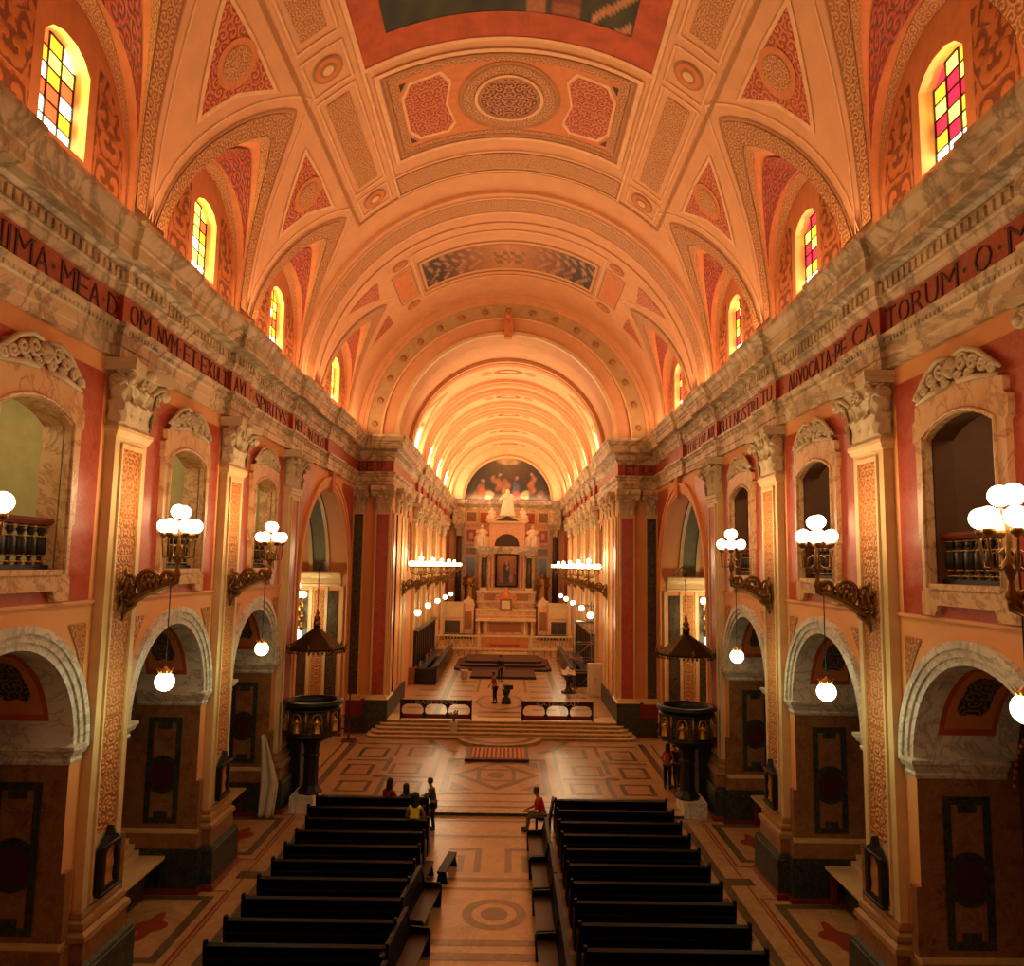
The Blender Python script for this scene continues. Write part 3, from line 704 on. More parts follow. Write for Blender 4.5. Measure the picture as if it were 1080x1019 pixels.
for s in (1, -1):
    for i, yc in enumerate(LUN):
        full = i > 0
        # ornamental band that follows the groin on the vault
        oc = lcurve(yc, HW + .42, APX + 6.0, n=28); ic = lcurve(yc, HW + .02, APX, n=28)
        loop = oc + ic[::-1]; vp('groin_band', [(a if s < 0 else -a, y) for a, y in loop], 'orn_band', .03, uvo=(s * 60, yc))
        for dd, mt in ((.52, 'vault_dk'), (.80, 'vault_lt')):
            oc = lcurve(yc, HW + dd, APX + 6.0 + (dd - .42) * 13, n=28); ic = lcurve(yc, HW + dd - .05, APX + 6.0 + (dd - .47) * 13, n=28)
            vp('groin_line', [(a if s < 0 else -a, y) for a, y in oc + ic[::-1]], mt, .02)
        # sail between groin and wall arch
        g1 = []; w1 = []
        cc = lcurve(yc, HW, APX, n=36)
        for k, (a, y) in enumerate(cc):
            g1.append(Vector(cyl(a, y))); ta = -90 + 180 * k / 36
            w1.append(Vector((-RV - .05, yc + 2.3 * sin(R(ta)), 16.55 + 2.5 * cos(R(ta)))))
        g1 = [Vector(cyl(-90, yc - HW))] + g1 + [Vector(cyl(-90, yc + HW))]; w1 = [Vector((-RV - .05, yc - 2.3, 15.4))] + w1 + [Vector((-RV - .05, yc + 2.3, 15.4))]
        nn = len(g1) - 1
        def sail(t, u, d=0):
            f = t * nn; j = min(int(f), nn - 1); f -= j
            A = g1[j].lerp(g1[j + 1], f); B = w1[j].lerp(w1[j + 1], f); P_ = A.lerp(B, u); P_.z -= .0
            return (P_.x * 1 + d * .7, P_.y, P_.z - d)
        g = G().grid(nn, 6, lambda a, b: sail(a, b)); g.build('lunette_sail', M['rose'], ceiling, s > 0)
        g = G().grid(nn, 2, lambda a, b: sail(a, .02 + b * .16, .02), uvf=lambda a, b: ((b - .5) * .5, a * 9)); g.build('sail_border', M['orn_band'], ceiling, s > 0)
        g = G().grid(nn, 2, lambda a, b: sail(a, .84 + b * .15, .03), uvf=lambda a, b: ((b - .5) * .5, a * 9)); g.build('wall_arch_band', M['orn_band'], ceiling, s > 0)
        g = G()
        g.grid(36, 5, lambda a, b: sail(.12 + .76 * a, .36 + b * (.44 - .40 * abs(2 * a - 1) ** 1.6), .04), uvf=lambda a, b: ((a - .5) * 5, b * 1.6 * (1.05 - abs(2 * a - 1) ** 1.6))); g.build('sail_scroll_panel', M['orn_sail'], ceiling, s > 0)
        # lunette wall with splayed window
        g = G(); x = -RV - .05
        arch_ = [(yc - 2.3, 15.3)] + arc(yc, 0, 1, -90, 90, 24)
        arch_ = [(yc - 2.3, 15.3)] + [(yc + 2.3 * sin(R(a)), 16.55 + 2.5 * cos(R(a))) for a in range(-90, 91, 6)] + [(yc + 2.3, 15.3)]
        wh = [(yc - .72, 16.22), (yc - .72, 17.9), (yc - .5, 18.12), (yc - .2, 18.24), (yc + .2, 18.24), (yc + .5, 18.12), (yc + .72, 17.9), (yc + .72, 16.22)]
        g.patch([arch_, wh], lambda y, z: (x, y, z)) if full else g.patch([arch_], lambda y, z: (x, y, z))
        lw = g.build('lunette_wall', M['rose'], ceiling, s > 0)
        for sg in (-1, 1):
            pts = [(yc + sg * 1.0, 15.4), (yc + sg * 1.0, 18.3), (yc + sg * 1.35, 18.25), (yc + sg * 1.8, 17.75), (yc + sg * 2.05, 17.1), (yc + sg * 2.12, 16.4), (yc + sg * 2.12, 15.4)]
            g = G().patch([pts], lambda y, z: (x + .01, y, z), uvo=(yc + sg * 1.55, 15)); g.build('acanthus_painting', M['orn_wall'], lw, s > 0)
        if full:
            w_i = (i if s > 0 else i + 4)
            gl = [(yc + (p[0] - yc) * .86, 16.3 + (p[1] - 16.22) * .95) for p in wh]; xg = x - .26
            fo = thing_win = None
            g = G()
            for a in range(len(wh)):
                p, q, p2, q2 = wh[a], wh[(a + 1) % 8], gl[a], gl[(a + 1) % 8]
                g.add([(x, *p), (x, *q), (xg, *q2), (xg, *p2)], [(0, 1, 2, 3)])
            M.setdefault('reveal', plain('pale_yellow_reveal', 'ECCB88', .7)); win = struct(g.build('window_%d' % w_i, M['reveal'], None, s > 0)); win['label'] = 'stained glass lunette window'
            # leaded panes
            g = G(); cols, rows = 3, 6; y0, y1 = yc - .62, yc + .62; z0, z1 = 16.3, 18.2
            rnd = random.Random(11 * i + (3 if s > 0 else 0))
            for r_ in range(rows):
                for c_ in range(cols):
                    a0, a1 = y0 + (y1 - y0) * c_ / cols, y0 + (y1 - y0) * (c_ + 1) / cols; b0, b1 = z0 + (z1 - z0) * r_ / rows, z0 + (z1 - z0) * (r_ + 1) / rows
                    if s < 0: mi = rnd.choice([0, 0, 0, 3, 1, 1, 2]) if r_ > 0 else 3
                    else: mi = [0, 4, 4, 0, 4, 1][(c_ + r_ * 2 + i) % 6] if r_ > 0 else 3
                    if r_ == rows - 1:
                        zc = b1 - (.16 if c_ != 1 else 0)
                        q = [(a0, b0), (a1, b0), (a1, b1 if c_ < 2 and not c_ == 2 else zc), (a0, zc if c_ == 0 else b1)]
                        if c_ == 1: q = [(a0, b0), (a1, b0), (a1, b1), (a0, b1)]
                    else: q = [(a0, b0), (a1, b0), (a1, b1), (a0, b1)]
                    g.add([(xg, *p) for p in q], [(0, 1, 2, 3)], mi=mi)
            for nm, hx, st_ in (('g_yellow', 'FFD850', 7), ('g_orange', 'FFA424', 5), ('g_rose', 'F06030', 3), ('g_white', 'FFF6C8', 14), ('g_crim', 'E02848', 2.4)):
                if nm not in M: M[nm] = glow('lit_' + nm, hx, st_)
            g.build('stained_panes', [M['g_yellow'], M['g_orange'], M['g_rose'], M['g_white'], M['g_crim']], win, s > 0)
            g = G()
            for c_ in range(cols + 1): yy = y0 + (y1 - y0) * c_ / cols; g.box(xg - .0, xg + .03, yy - .014, yy + .014, z0, z1)
            for r_ in range(rows + 1): zz = z0 + (z1 - z0) * r_ / rows; g.box(xg, xg + .03, y0, y1, zz - .012, zz + .012)
            g.build('window_frame', M['black'], win, s > 0)
    # red triangular medallion panels between the lunettes
    for ym in [10.0, 16.45, 22.75]:
        a = -s * -1
        tri = [(-48.6, ym - 1.45), (-48.2, ym), (-48.6, ym + 1.75), (-55, ym + .85), (-63.2, ym + .25), (-55.5, ym - .6)]
        tri = [(t[0] if s < 0 else -t[0], t[1]) for t in tri]
        cx = sum(t[0] for t in tri) / 6
        vp('crimson_triangle', tri, 'orn_red', .02, uvo=(cx, ym))
        vp('triangle_medallion', ell((-52.6 if s < 0 else 52.6), ym + .15, 4.6, .62), 'rose', .035)
        vp('medallion_relief', ell((-52.6 if s < 0 else 52.6), ym + .15, 3.2, .42), 'orn_tan', .05, uvo=(s * 52.6, ym))
        ln = []
        cx, cy = (-52.5 if s < 0 else 52.5), ym + .15
        big = [(cx + (p[0] - cx) * 1.16, cy + (p[1] - cy) * 1.16) for p in tri]
        vp('triangle_border', [big, tri], 'vault_lt', .025)
    for tri in ([(-46.1, 32.2), (-59.8, 32.0), (-47.7, 33.8)], [(-47.5, 36.1), (-58.5, 37.3), (-47.1, 37.6)]):
        tri = [(t[0] if s < 0 else -t[0], t[1]) for t in tri]; vp('small_triangle', tri, 'orn_red', .02, uvo=tri[0])
    # longitudinal panelled belts
    sd = s
    def bb(a0, a1): return (sd * a0, sd * a1) if sd > 0 else (-a1, -a0)
    for y0, y1 in ((-2, 4.5), (6.2, 11.6), (13.3, 17.9), (19.9, 25.2)):
        a0, a1 = bb(32.6, 42.2); vp('belt_line', ring(a0, a1, y0, y1, .5, .07), 'vault_lt', .03)
        a0, a1 = bb(34.6, 40.2); vp('belt_scroll', rect(a0, a1, y0 + .3, y1 - .3), 'orn_tan', .02, uvo=((a0 + a1) / 2, 0))
    for yy, yh in ((5.35, .75), (12.45, .75), (18.95, .75), (26.1, .6)):
        a0, a1 = bb(32.6, 42.2); vp('belt_line', ring(a0, a1, yy - yh, yy + yh, .5, .07), 'vault_lt', .03)
        for r_, mt, d in ((3.4, 'vault_dk', .03), (2.9, 'rose', .04), (1.8, 'vault_dk', .05), (1.2, 'vault_lt', .06)): vp('belt_rosette', ell(sd * 37.2, yy, r_, r_ / K * .95, 24), mt, d)
    a0, a1 = bb(30.3, 31.0); vp('belt_edge', rect(a0, a1, -3, 27.0), 'vault_lt', .04)
    a0, a1 = bb(43.6, 44.3); vp('belt_edge', rect(a0, a1, -3, 27.0), 'vault_dk', .03)
    for yy in (32.35, 37.3):
        for r_, mt, d in ((3.0, 'vault_dk', .02), (1.9, 'rose', .03), (1.0, 'vault_dk', .04)): vp('belt_rosette', ell(sd * 37, yy, r_, r_ / K * .95, 20), mt, d)
    a0, a1 = bb(34.5, 40.5); vp('orange_panel', rect(a0, a1, 33.2, 36.3), 'rose', .02)
    a0, a1 = bb(33.6, 41.4); vp('orange_panel_line', ring(a0, a1, 32.95, 36.55, .4, .06), 'vault_dk', .02)
vp('cross_line', rect(-44, 44, 26.95, 27.07), 'vault_dk', .03)
# big painted panel near the camera
vp('painting_border', [rect(-30, 30, 9.5, 19.7), rect(-24.2, 24.2, 10.5, 18.75)], 'redpl', .02)
vp('painting_edge', [rect(-30.3, 30.3, 9.4, 19.85), rect(-30, 30, 9.5, 19.7)], 'vault_lt', .04)
def ceilpaint(i, p):
    th = math.degrees(atan2(p[0], p[2] - ZV)); y = p[1]; n = sin(th * 1.1 + y * 3) * .5 + sin(th * .37 - y * 1.7) * .5
    c = (.030 + .02 * n, .034 + .018 * n, .012)
    if 8 < th < 13.5 and y > 15.5: c = (.34, .10, .03) if (int(y * 3) % 2) else (.22, .05, .02)
    if 16 < th < 24 and abs((y * 1.2 + th * .22) % 1.4 - .7) < .22: c = (.55, .24, .10)
    if 3.5 < th < 7 and y > 17.6: c = (.42, .17, .07)
    return c
g = G().patch([rect(-24.2, 24.2, 10.5, 18.75)], lambda a, y: cyl(a, y, .015), du=.6, dv=.12); g.build('ceiling_painting', M['paint'], ceiling, col=ceilpaint)
# central coffer
vp('coffer_frame', ring(-29, 29, 20.15, 24.85, 1.1, .16), 'vault_lt', .06)
vp('coffer_bead', ring(-27.2, 27.2, 20.4, 24.6, .8, .12), 'vault_dk', .04)
vp('coffer_band', ring(-26.2, 26.2, 20.52, 24.48, 1.7, .22), 'orn_band', .03)
vp('coffer_field', rect(-24.5, 24.5, 20.74, 24.26), 'rose', .02)
for sd in (-1, 1):
    o8 = [(13.2, 21.5), (15, 21.05), (21.5, 21.15), (23.6, 21.7), (23.6, 23.3), (21.5, 23.85), (15, 23.9), (13.2, 23.5), (14.6, 22.5)]
    vp('octagon_panel', [(sd * a, y) for a, y in o8], 'orn_red', .035, uvo=(sd * 18.5, 22.5))
    vp('octagon_line', [[(sd * (18.6 + (a - 18.6) * 1.12), 22.5 + (y - 22.5) * 1.1) for a, y in o8], [(sd * a, y) for a, y in o8]], 'vault_lt', .03)
    for yy in (20.95, 24.05): vp('corner_triangle', [(sd * 24, yy), (sd * 22.4, yy), (sd * 24, yy + (.35 if yy < 22 else -.35))], 'black', .03)
for r0, r1, mt, d in ((1.62, 1.46, 'vault_dk', .04), (1.46, 1.1, 'orn_band', .05), (1.1, 1.0, 'vault_lt', .08), (.98, .9, 'vault_dk', .07)):
    vp('medallion_ring', [ell(0, 22.5, r0 * K, r0 * 1.08, 48), ell(0, 22.5, r1 * K, r1 * 1.08, 48)], mt, d)
M['orn_med'] = ornament('dark_rosette', '5A2418', 'BC7A44', 4, 2)
vp('centre_medallion', ell(0, 22.5, .9 * K, .97, 40), 'orn_med', .06, uvo=(0, 22.5))
vp('leaf_band', rect(-30, 30, 25.75, 26.75), 'orn_tan', .03, uvo=(0, 26.25)); vp('leaf_band_line', ring(-31, 31, 25.55, 26.95, .6, .08), 'vault_lt', .05)
# transverse garland rib
g = G().patch([rect(-90, 90, 28.45, 30.35)], lambda a, y: cyl(a, y, .14), du=4)
for yy in (28.45, 30.35): g.patch([[(-90, 0), (90, 0), (90, .14), (-90, .14)]], lambda a, d: cyl(a, yy, d), du=4)
g.sm = [True] * len(g.f); g.build('transverse_rib', M['vault'], ceiling)
g = G().patch([rect(-90, 90, 28.95, 29.85)], lambda a, y: cyl(a, y, .16), du=4); g.uv = [[(v - 29.4, u * R(1) * RV) for u, v in q] for q in g.uv]; g.build('garland', M['orn_tan'], ceiling)
for yy in (28.8, 30.0):
    g = G().patch([rect(-90, 90, yy - .05, yy + .05)], lambda a, y: cyl(a, y, .19), du=4); g.build('rib_line', M['vault_lt'], ceiling)
# painted panel over the side chapels
def angels(i, p):
    th = math.degrees(atan2(p[0], p[2] - ZV)); y = p[1]; r = abs(th) / 30; n = sin(th * 1.7 + 3 * sin(y * 2.3)) * sin(y * 3.1 + th * .4)
    g_ = max(0, 1 - r * 1.25); c = [.05 + .62 * g_, .02 + .26 * g_, .02 + .08 * g_]
    if r > .3 and n > .25: c = [.62 * (1.1 - r * .4), .24, .10]
    if abs(th) < 5 and abs(y - 35) < .6 and (int(abs(th) * 2) + int(y * 5)) % 2: c = [.30, .13, .04]
    return c
g = G().patch([rect(-30, 30, 33.5, 36.3)], lambda a, y: cyl(a, y, .02), du=.8, dv=.2); g.build('angel_painting', M['paint'], ceiling, col=angels)
vp('panel_line', ring(-31.5, 31.5, 33.1, 36.7, .6, .1), 'vault_dk', .03); vp('panel_line', ring(-33, 33, 32.0, 37.2, .6, .1), 'vault_lt', .04)
vp('cross_line', rect(-80, 80, 31.2, 31.3), 'vault_dk', .02)
# ------------------------------------------------------------------ chancel arch
arch = G()
def ringface(g, r0, r1, y, n=48, mi=0):
    g.patch([[(-90, r0), (90, r0), (90, r1), (-90, r1)]], lambda a, r: (r * sin(R(a)), y, ZV + r * cos(R(a))), du=5, mi=mi)
    g.uv[-1:] = g.uv[-1:]
def ringcyl(g, r, y0, y1, mi=0):
    g.patch([[(-90, y0), (90, y0), (90, y1), (-90, y1)]], lambda a, y: (r * sin(R(a)), y, ZV + r * cos(R(a))), du=5, mi=mi)
ringface(arch, 5.75, 8.0, YE)
ringcyl(arch, 5.75, YE, 42.0); arch.box(-8.2, -8.0, YE, YE + .1, 0, 1)
caw = struct(arch.build('wall_chancel_arch', M['vault']))
def rings(name, lst, mt):
    g = G()
    for r0, r1, y in lst:
        ringface(g, r0, r1, y); ringcyl(g, r0, y, YE + .01); ringcyl(g, r1, y, YE + .01)
    return g.build(name, M[mt], caw)
rings('outer_moulding', [(7.7, 7.95, YE - .35), (7.5, 7.7, YE - .2)], 'vault'); rings('rosette_band', [(6.75, 7.5, YE - .06)], 'archband')
rings('inner_band', [(6.65, 6.75, YE - .16), (5.9, 5.98, YE - .14)], 'vault_lt'); rings('archivolt_lip', [(5.75, 5.9, YE - .28)], 'cream')
g = G()
for k in range(17):
    a = R(-84 + 10.5 * k); c = (7.12 * sin(a), YE - .1, ZV + 7.12 * cos(a))
    g.lathe([(.17, 0), (.17, .02), (.09, .035), (.001, .03)], (0, 0, 0), 12)
    n = len(g.v) - 48
    for j in range(n, len(g.v)): x, y, z = g.v[j]; g.v[j] = (c[0] + x, c[1] - z, c[2] + y)
g.build('arch_rosette_pattern', M['vault_dk'], caw)
g = G(); g.prism([(-.2, 20.95), (.2, 20.95), (.26, 22.0), (-.26, 22.0)], YE - .4, YE, 'y'); g.tube(spiral((0, YE - .42, 21.9), .16, .03, 1.5, 16, (0, 2)), .05, 6); g.ball((0, YE - .42, 22.15), .16, 10, 7); g.build('arch_keystone', M['rose'], caw)
# ------------------------------------------------------------------ piers of the chancel arch
for s in (1, -1):
    g = G()
    g.box(6.06, 9, YE, 42.0, 0, 15.44); g.box(5.98, 6.06, YE - .0, 46.7, 0, 15.4)
    w = struct(g.build('wall_pier_' + SIDE[s], M['wall'], flip=s < 0))
    # red pilaster on the front
    g = G(); g.box(6.04, 6.86, YE - .2, YE, 1.83, 11.45); g.build('pier_shaft', M['cream'], w, s < 0)
    g = G().patch([[(6.14, 2.0), (6.76, 2.0), (6.76, 11.3), (6.14, 11.3)]], lambda x, z: (x, YE - .215, z)); g.build('red_pier_panel', M['redm'], w, s < 0)
    g = G(); g.box(7.42, 8.04, YE - .08, YE, 1.6, 11.45); g.build('pier_shaft', M['cream'], w, s < 0)
    g = G().patch([[(7.5, 2.0), (7.98, 2.0), (7.98, 11.3), (7.5, 11.3)]], lambda x, z: (x, YE - .095, z)); g.build('dark_pier_panel', M['dgreen'], w, s < 0)
    for xc, hw in ((6.45, .42), (7.73, .31)):
        cg = capital(hw); cg.xf(Matrix.Translation((xc, YE - (.2 if xc < 7 else .08), 11.43)) @ Matrix.Rotation(pi / 2, 4, 'Z') @ Matrix.Scale(1, 4)); cg.build('pier_capital', M['capm'], w, s < 0)
    g = G()
    g.sweep([(8.04, YE - .08), (7.42, YE - .08), (7.42, YE), (6.9, YE), (6.9, YE - .2), (6.04, YE - .2), (6.04, 42.0)][::-1], [(0, 2.0), (.05, 1.96), (.08, 1.86), (.1, 1.83), (.16, 1.8), (.16, 1.72), (0, 1.7)], side=-1); g.build('base_moulding', M['cream'], w, s < 0)
    g = G(); g.box(5.88, 7.06, YE - .38, 46.8, 0, 1.76); g.build('pier_plinth', M['green'], w, s < 0)
    g = G(); g.box(7.06, 8.3, YE - .3, YE, 0, 1.0); g.build('pier_plinth', M['green'], w, s < 0)
    g = G(); g.box(7.06, 8.3, YE - .22, YE, 1.0, 1.8); g.build('pier_dado', M['redbase'], w, s < 0)
    g = G()   # fluting strips on the inner face
    for y0, y1 in ((40.7, 41.4), (42.0, 42.0), (43.9, 44.6), (45.2, 46.0)): g.box(5.9, 5.98, y0, y1, 1.9, 11.4)
    g.build('inner_pilaster_strip', M['cream'], w, s < 0)
    g = G()
    for yy, hw in ((42.2, .7), (45.2, .7)):
        cg = capital(hw); cg.xf(Matrix.Translation((5.98, yy, 11.43))); g.join(cg)
    g.build('inner_capital_carving', M['capm'], w, s < 0)
# ------------------------------------------------------------------ chancel walls, vault
RC = 6.12; ZC = 15.42
for s in (1, -1):
    g = G()
    doors = [(49.4, 50.9), (56.5, 57.9), (63.5, 64.9)]
    loops = [[(42.0, 0), (YB, 0), (YB, 15.5), (42.0, 15.5)]] + [[(a, 8.6), (b, 8.6), (b, 11.1), ((a + b) / 2, 11.5), (a, 11.1)] for a, b in doors]
    g.patch(loops, lambda y, z: (CW, y, z))
    for a, b in doors:
        g.box(CW + .5, CW + .6, a - .3, b + .3, 8.4, 11.8, 1)
        for y in (a, b): g.add([(CW, y, 8.6), (CW + .5, y, 8.6), (CW + .5, y, 11.2), (CW, y, 11.2)], [(0, 1, 2, 3)])
    w = struct(g.build('wall_chancel_' + SIDE[s], [M['wall'], M['dbrown']], flip=s < 0))
    for a, b in CPIL:
        g = G(); g.box(CS, CW, a, b, 1.9, 11.43); g.box(CS - .05, CS, a + .1, a + .2, 2, 11.3); g.box(CS - .05, CS, b - .2, b - .1, 2, 11.3); g.build('chancel_pilaster_shaft', M['cream'], w, s < 0)
        cg = capital(.62); cg.xf(Matrix.Translation((CS, (a + b) / 2, 11.43))); cg.build('chancel_capital', M['capm'], w, s < 0)
        g = G(); g.box(CS - .2, CW, a - .1, b + .1, .8, 1.9); g.build('chancel_plinth', M['brown'], w, s < 0)
    for a, b in doors:
        g = G(); g.box(CW - .08, CW, a - .35, a - .12, 8.3, 11.6); g.box(CW - .08, CW, b + .12, b + .35, 8.3, 11.6); g.box(CW - .1, CW, a - .35, b + .35, 11.6, 11.8); g.build('opening_frame', M['frame'], w, s < 0)
    g = G(); g.box(CW - .03, CW, 70.3, 74.2, 2.6, 12.4); g.box(CW - .03, CW, 76.4, 83.2, 2.6, 12.4); g.build('red_wall_field', M['redm'], w, s < 0)
    g = G(); g.box(CW - .06, CW, 46.8, YB, 7.5, 7.7); g.build('string_moulding', M['cream'], w, s < 0)
g = G(); g.patch([rect(-90, 90, 42.0, YB)], lambda a, y: cyl(a, y, 0, RC, ZC), du=5); g.sm = [True] * len(g.f)
for k in range(19):
    pass
cceil = struct(g.build('ceiling_chancel', M['vault']))
ribs = [(46.3, 47.6), (51.6, 52.9), (54.3, 55.7), (58.6, 59.9), (61.3, 62.6), (65.6, 66.9), (68.4, 69.7), (74.4, 75.9)]
for y0, y1 in ribs:
    g = G().patch([rect(-90, 90, y0, y1)], lambda a, y: cyl(a, y, .22, RC, ZC), du=5)
    for yy in (y0, y1): g.patch([[(-90, 0), (90, 0), (90, .22), (-90, .22)]], lambda a, d: cyl(a, yy, d, RC, ZC), du=5)
    g.sm = [True] * len(g.f); r = g.build('chancel_rib', M['vault'], cceil)
    g = G().patch([rect(-90, 90, y0 + .3, y1 - .3)], lambda a, y: cyl(a, y, .25, RC, ZC), du=5); g.build('rib_stripe', M['rose'], r)
for yc in (49.6, 57.1, 64.1, 72, 79.5):
    g = G().patch([ell(0, yc, 9, .55), ell(0, yc, 6, .35)], lambda a, y: cyl(a, y, .03, RC, ZC), du=4); g.build('vault_medallion', M['redpl'], cceil)
    for sg in (-1, 1):
        g = G().patch([ell(sg * 14, yc, 3.2, .4)], lambda a, y: cyl(a, y, .03, RC, ZC), du=4); g.build('vault_medallion', M['rose'], cceil)
M['dimday'] = glow('dim_daylight_panes', 'FFD8A0', 2.0)
M['daylight'] = glow('daylight_panes', 'FFF6DC', 16)
k = 9
for s in (1, -1):
    for yc in (49.6, 57.1, 64.1, 71.9):
        # small groined window on the springing of the vault
        q = [(70, yc - .3), (70, yc + .3), (73, yc + .5), (89, yc + .5), (89, yc - .5), (73, yc - .5)]
        g = G().patch([q], lambda a, y: cyl(-a, y, .05, RC, ZC), du=3)
        w = struct(g.build('window_%d' % k, M['daylight'] if s < 0 else M['dimday'], None, s > 0)); w['label'] = 'daylit chancel window'; k += 1
        q2 = [(68, yc - .35), (68, yc + .35), (72, yc + .62), (89.5, yc + .62), (89.5, yc - .62), (72, yc - .62)]
        g = G().patch([q2, q], lambda a, y: cyl(-a, y, .12, RC, ZC), du=3); g.build('window_trim', M['vault_lt'], w, s > 0)
        apx = [(40, yc), (66, yc + 1.6), (89, yc + 2.0), (89, yc + 1.1), (62, yc + .9), (46, yc), (62, yc - .9), (89, yc - 1.1), (89, yc - 2.0), (66, yc - 1.6)]
        g = G().patch([apx], lambda a, y: cyl(-a, y, .03, RC, ZC), du=4); g.build('groin_stripe', M['rose'], w, s > 0)
# ------------------------------------------------------------------ back wall and its lunette painting
kk = (YB - 0) / 80.0
def bz(z): return 8.7 + (z - 8.7) * kk
def bx(x): return (x + .28) * kk
g = G()
g.box(-6.6, 6.6, YB, YB + .3, 0, 22)
bw = struct(g.build('wall_chancel_end', M['vault']))
def disc(g, r0, r1, y, zc, n=30): g.patch([[(-90, r0), (90, r0), (90, r1), (-90, r1)]], lambda a, r: (r * sin(R(a)), y, zc + r * cos(R(a))), du=6)
g = G(); ZL2 = 15.85
disc(g, 4.75, 6.15, YB - 1.6, ZL2); g.patch([[(-90, YB - 1.6), (90, YB - 1.6), (90, YB), (-90, YB)]], lambda a, y: (4.75 * sin(R(a)), y, ZL2 + 4.75 * cos(R(a))), du=6)
g.sm = [True] * len(g.f); g.build('apse_arch', M['vault_lt'], bw)
g = G(); disc(g, 4.75, 4.95, YB - 1.63, ZL2); disc(g, 5.9, 6.1, YB - 1.63, ZL2); g.build('apse_arch_line', M['rose'], bw)
rnd = random.Random(5)
figs = [(-2.6, .9, .45, 1.1, (.35, .10, .05)), (-1.9, .5, .5, .7, (.5, .32, .18)), (-.9, 1.6, .4, .9, (.38, .14, .06)), (-.2, 1.3, .45, 1.2, (.40, .16, .08)), (.75, 1.2, .4, 1.0, (.10, .12, .16)), (.9, .55, .45, .6, (.42, .08, .05)), (1.75, .6, .5, .6, (.42, .33, .16)), (2.35, 1.5, .4, 1.0, (.42, .12, .06)), (2.5, 2.3, .25, .5, (.4, .14, .08)), (-1.4, 2.1, .25, .6, (.35, .16, .08)), (-2.6, 2.0, .2, .2, (.5, .3, .2)), (-.9, 2.6, .2, .22, (.55, .33, .2)), (.8, 2.3, .18, .2, (.5, .3, .2)), (2.4, 2.7, .18, .2, (.5, .3, .2)), (-3.2, .6, .35, .6, (.22, .08, .04)), (3.2, .7, .4, .5, (.2, .09, .05)), (0, .5, .4, .5, (.28, .14, .07)), (0, 4.0, 1.3, .5, (.55, .38, .18))]
def lunpaint(i, p):
    x, z = p[0], p[2] - ZL2; c = [.035, .022, .012]
    hh = max(0, 1 - abs(x) / 3.5) * max(0, (z - 1.5) / 3); c = [c[0] + .16 * hh, c[1] + .10 * hh, c[2] + .05 * hh]
    if z < .7: c = [.07, .035, .018]
    for fx, fz, a, b, col in figs:
        d = ((x - fx * 1.12 - .12 * sin(z * 5 + fx)) / (a * 1.1)) ** 2 + ((z - fz * 1.1) / (b * .95)) ** 2
        if d < 1:
            t = min(1, (1 - d) * 2.2) * (.8 + .25 * sin(x * 5.3 + 1) * sin(z * 4.1)); c = [c[j] * (1 - t) + col[j] * t for j in range(3)]
    return c
g = G().grid(60, 34, lambda u, v: ((u * 2 - 1) * 4.75 * sqrt(max(0, 1 - v * v)) , YB - .05, ZL2 + .0 + 4.75 * v), smooth=False)
lp = tag(g.build('lunette_painting', M['paint'], None, col=lunpaint), 'dark half-round painting of a crowd of figures under the chancel vault', 'painting')
# grid of marble panels on the end wall
cr = [(0, 14.85), (.06, 14.9), (.08, 15.05), (.2, 15.15), (.3, 15.3), (.42, 15.4), (.45, 15.6), (.5, 15.75), (.5, 15.85), (0, 15.88)]
G().sweep([(6.3, YB - .5), (4.9, YB - .5), (4.9, YB), (-4.9, YB), (-4.9, YB - .5), (-6.3, YB - .5)], cr, side=1).build('end_cornice', M['ent'], bw)
g = G(); g.box(-5.5, 5.5, YB - .06, YB, 3, 14.9); g.build('end_wall_marble', M['frame'], bw)
for sg in (-1, 1):
    for (x0, x1, z0, z1, mt, w_) in ((3.45, 4.45, 13.45, 14.5, 'brown', .2), (1.75, 3.0, 13.3, 14.5, 'redm', .1), (3.45, 4.45, 11.25, 12.6, 'redm', .25), (3.4, 4.5, 9.9, 10.6, 'brown', .15), (3.5, 4.4, 7.2, 9.5, 'dgreen', .12), (3.5, 4.4, 4.2, 6.8, 'brown', .15)):
        g = G(); a, b = sorted((sg * x0, sg * x1)); g.patch([[(a - w_, z0 - w_), (b + w_, z0 - w_), (b + w_, z1 + w_), (a - w_, z1 + w_)], [(a, z0), (b, z0), (b, z1), (a, z1)]], lambda x, z: (x, YB - .12, z)); o = g.build('panel_border', M['cream'], bw)
        g = G(); g.box(a, b, YB - .1, YB - .06, z0, z1); g.build('end_wall_panel', M[mt], o)
        if z0 in (11.25,): g = G(); g.box(a + .32, b - .32, YB - .14, YB - .1, z0 + .32, z1 - .32); g.build('panel_centre', M['cream'], o)
    # dark corner columns
    t = thing('corner_column', 'dark marble column with carved capital in the %s corner at the end wall' % ('window side' if sg < 0 else 'scaffold side'), 'column', (sg * 5.25, YB - .55, 0))
    G().tube([(0, 0, 3.2), (0, 0, 11.9)], [.33, .28], 14).build('shaft', M['dgreen'], t)
    cg = capital(.3); cg.xf(Matrix.Translation((0, -.2, 11.9)) @ Matrix.Rotation(pi / 2, 4, 'Z')); cg.build('capital', M['capm'], t)
    g = G(); g.lathe([(.5, 2.2), (.5, 2.7), (.44, 2.8), (.46, 2.95), (.36, 3.1), (.34, 3.25)], (0, 0, 0), 16); g.box(-.5, .5, -.5, .5, 2.0, 2.25); g.build('base', M['cream'], t)
    g = G(); g.box(-.7, .6, -.6, .5, 13.2, 14.9); g.build('entablature_block', M['ent'], t)
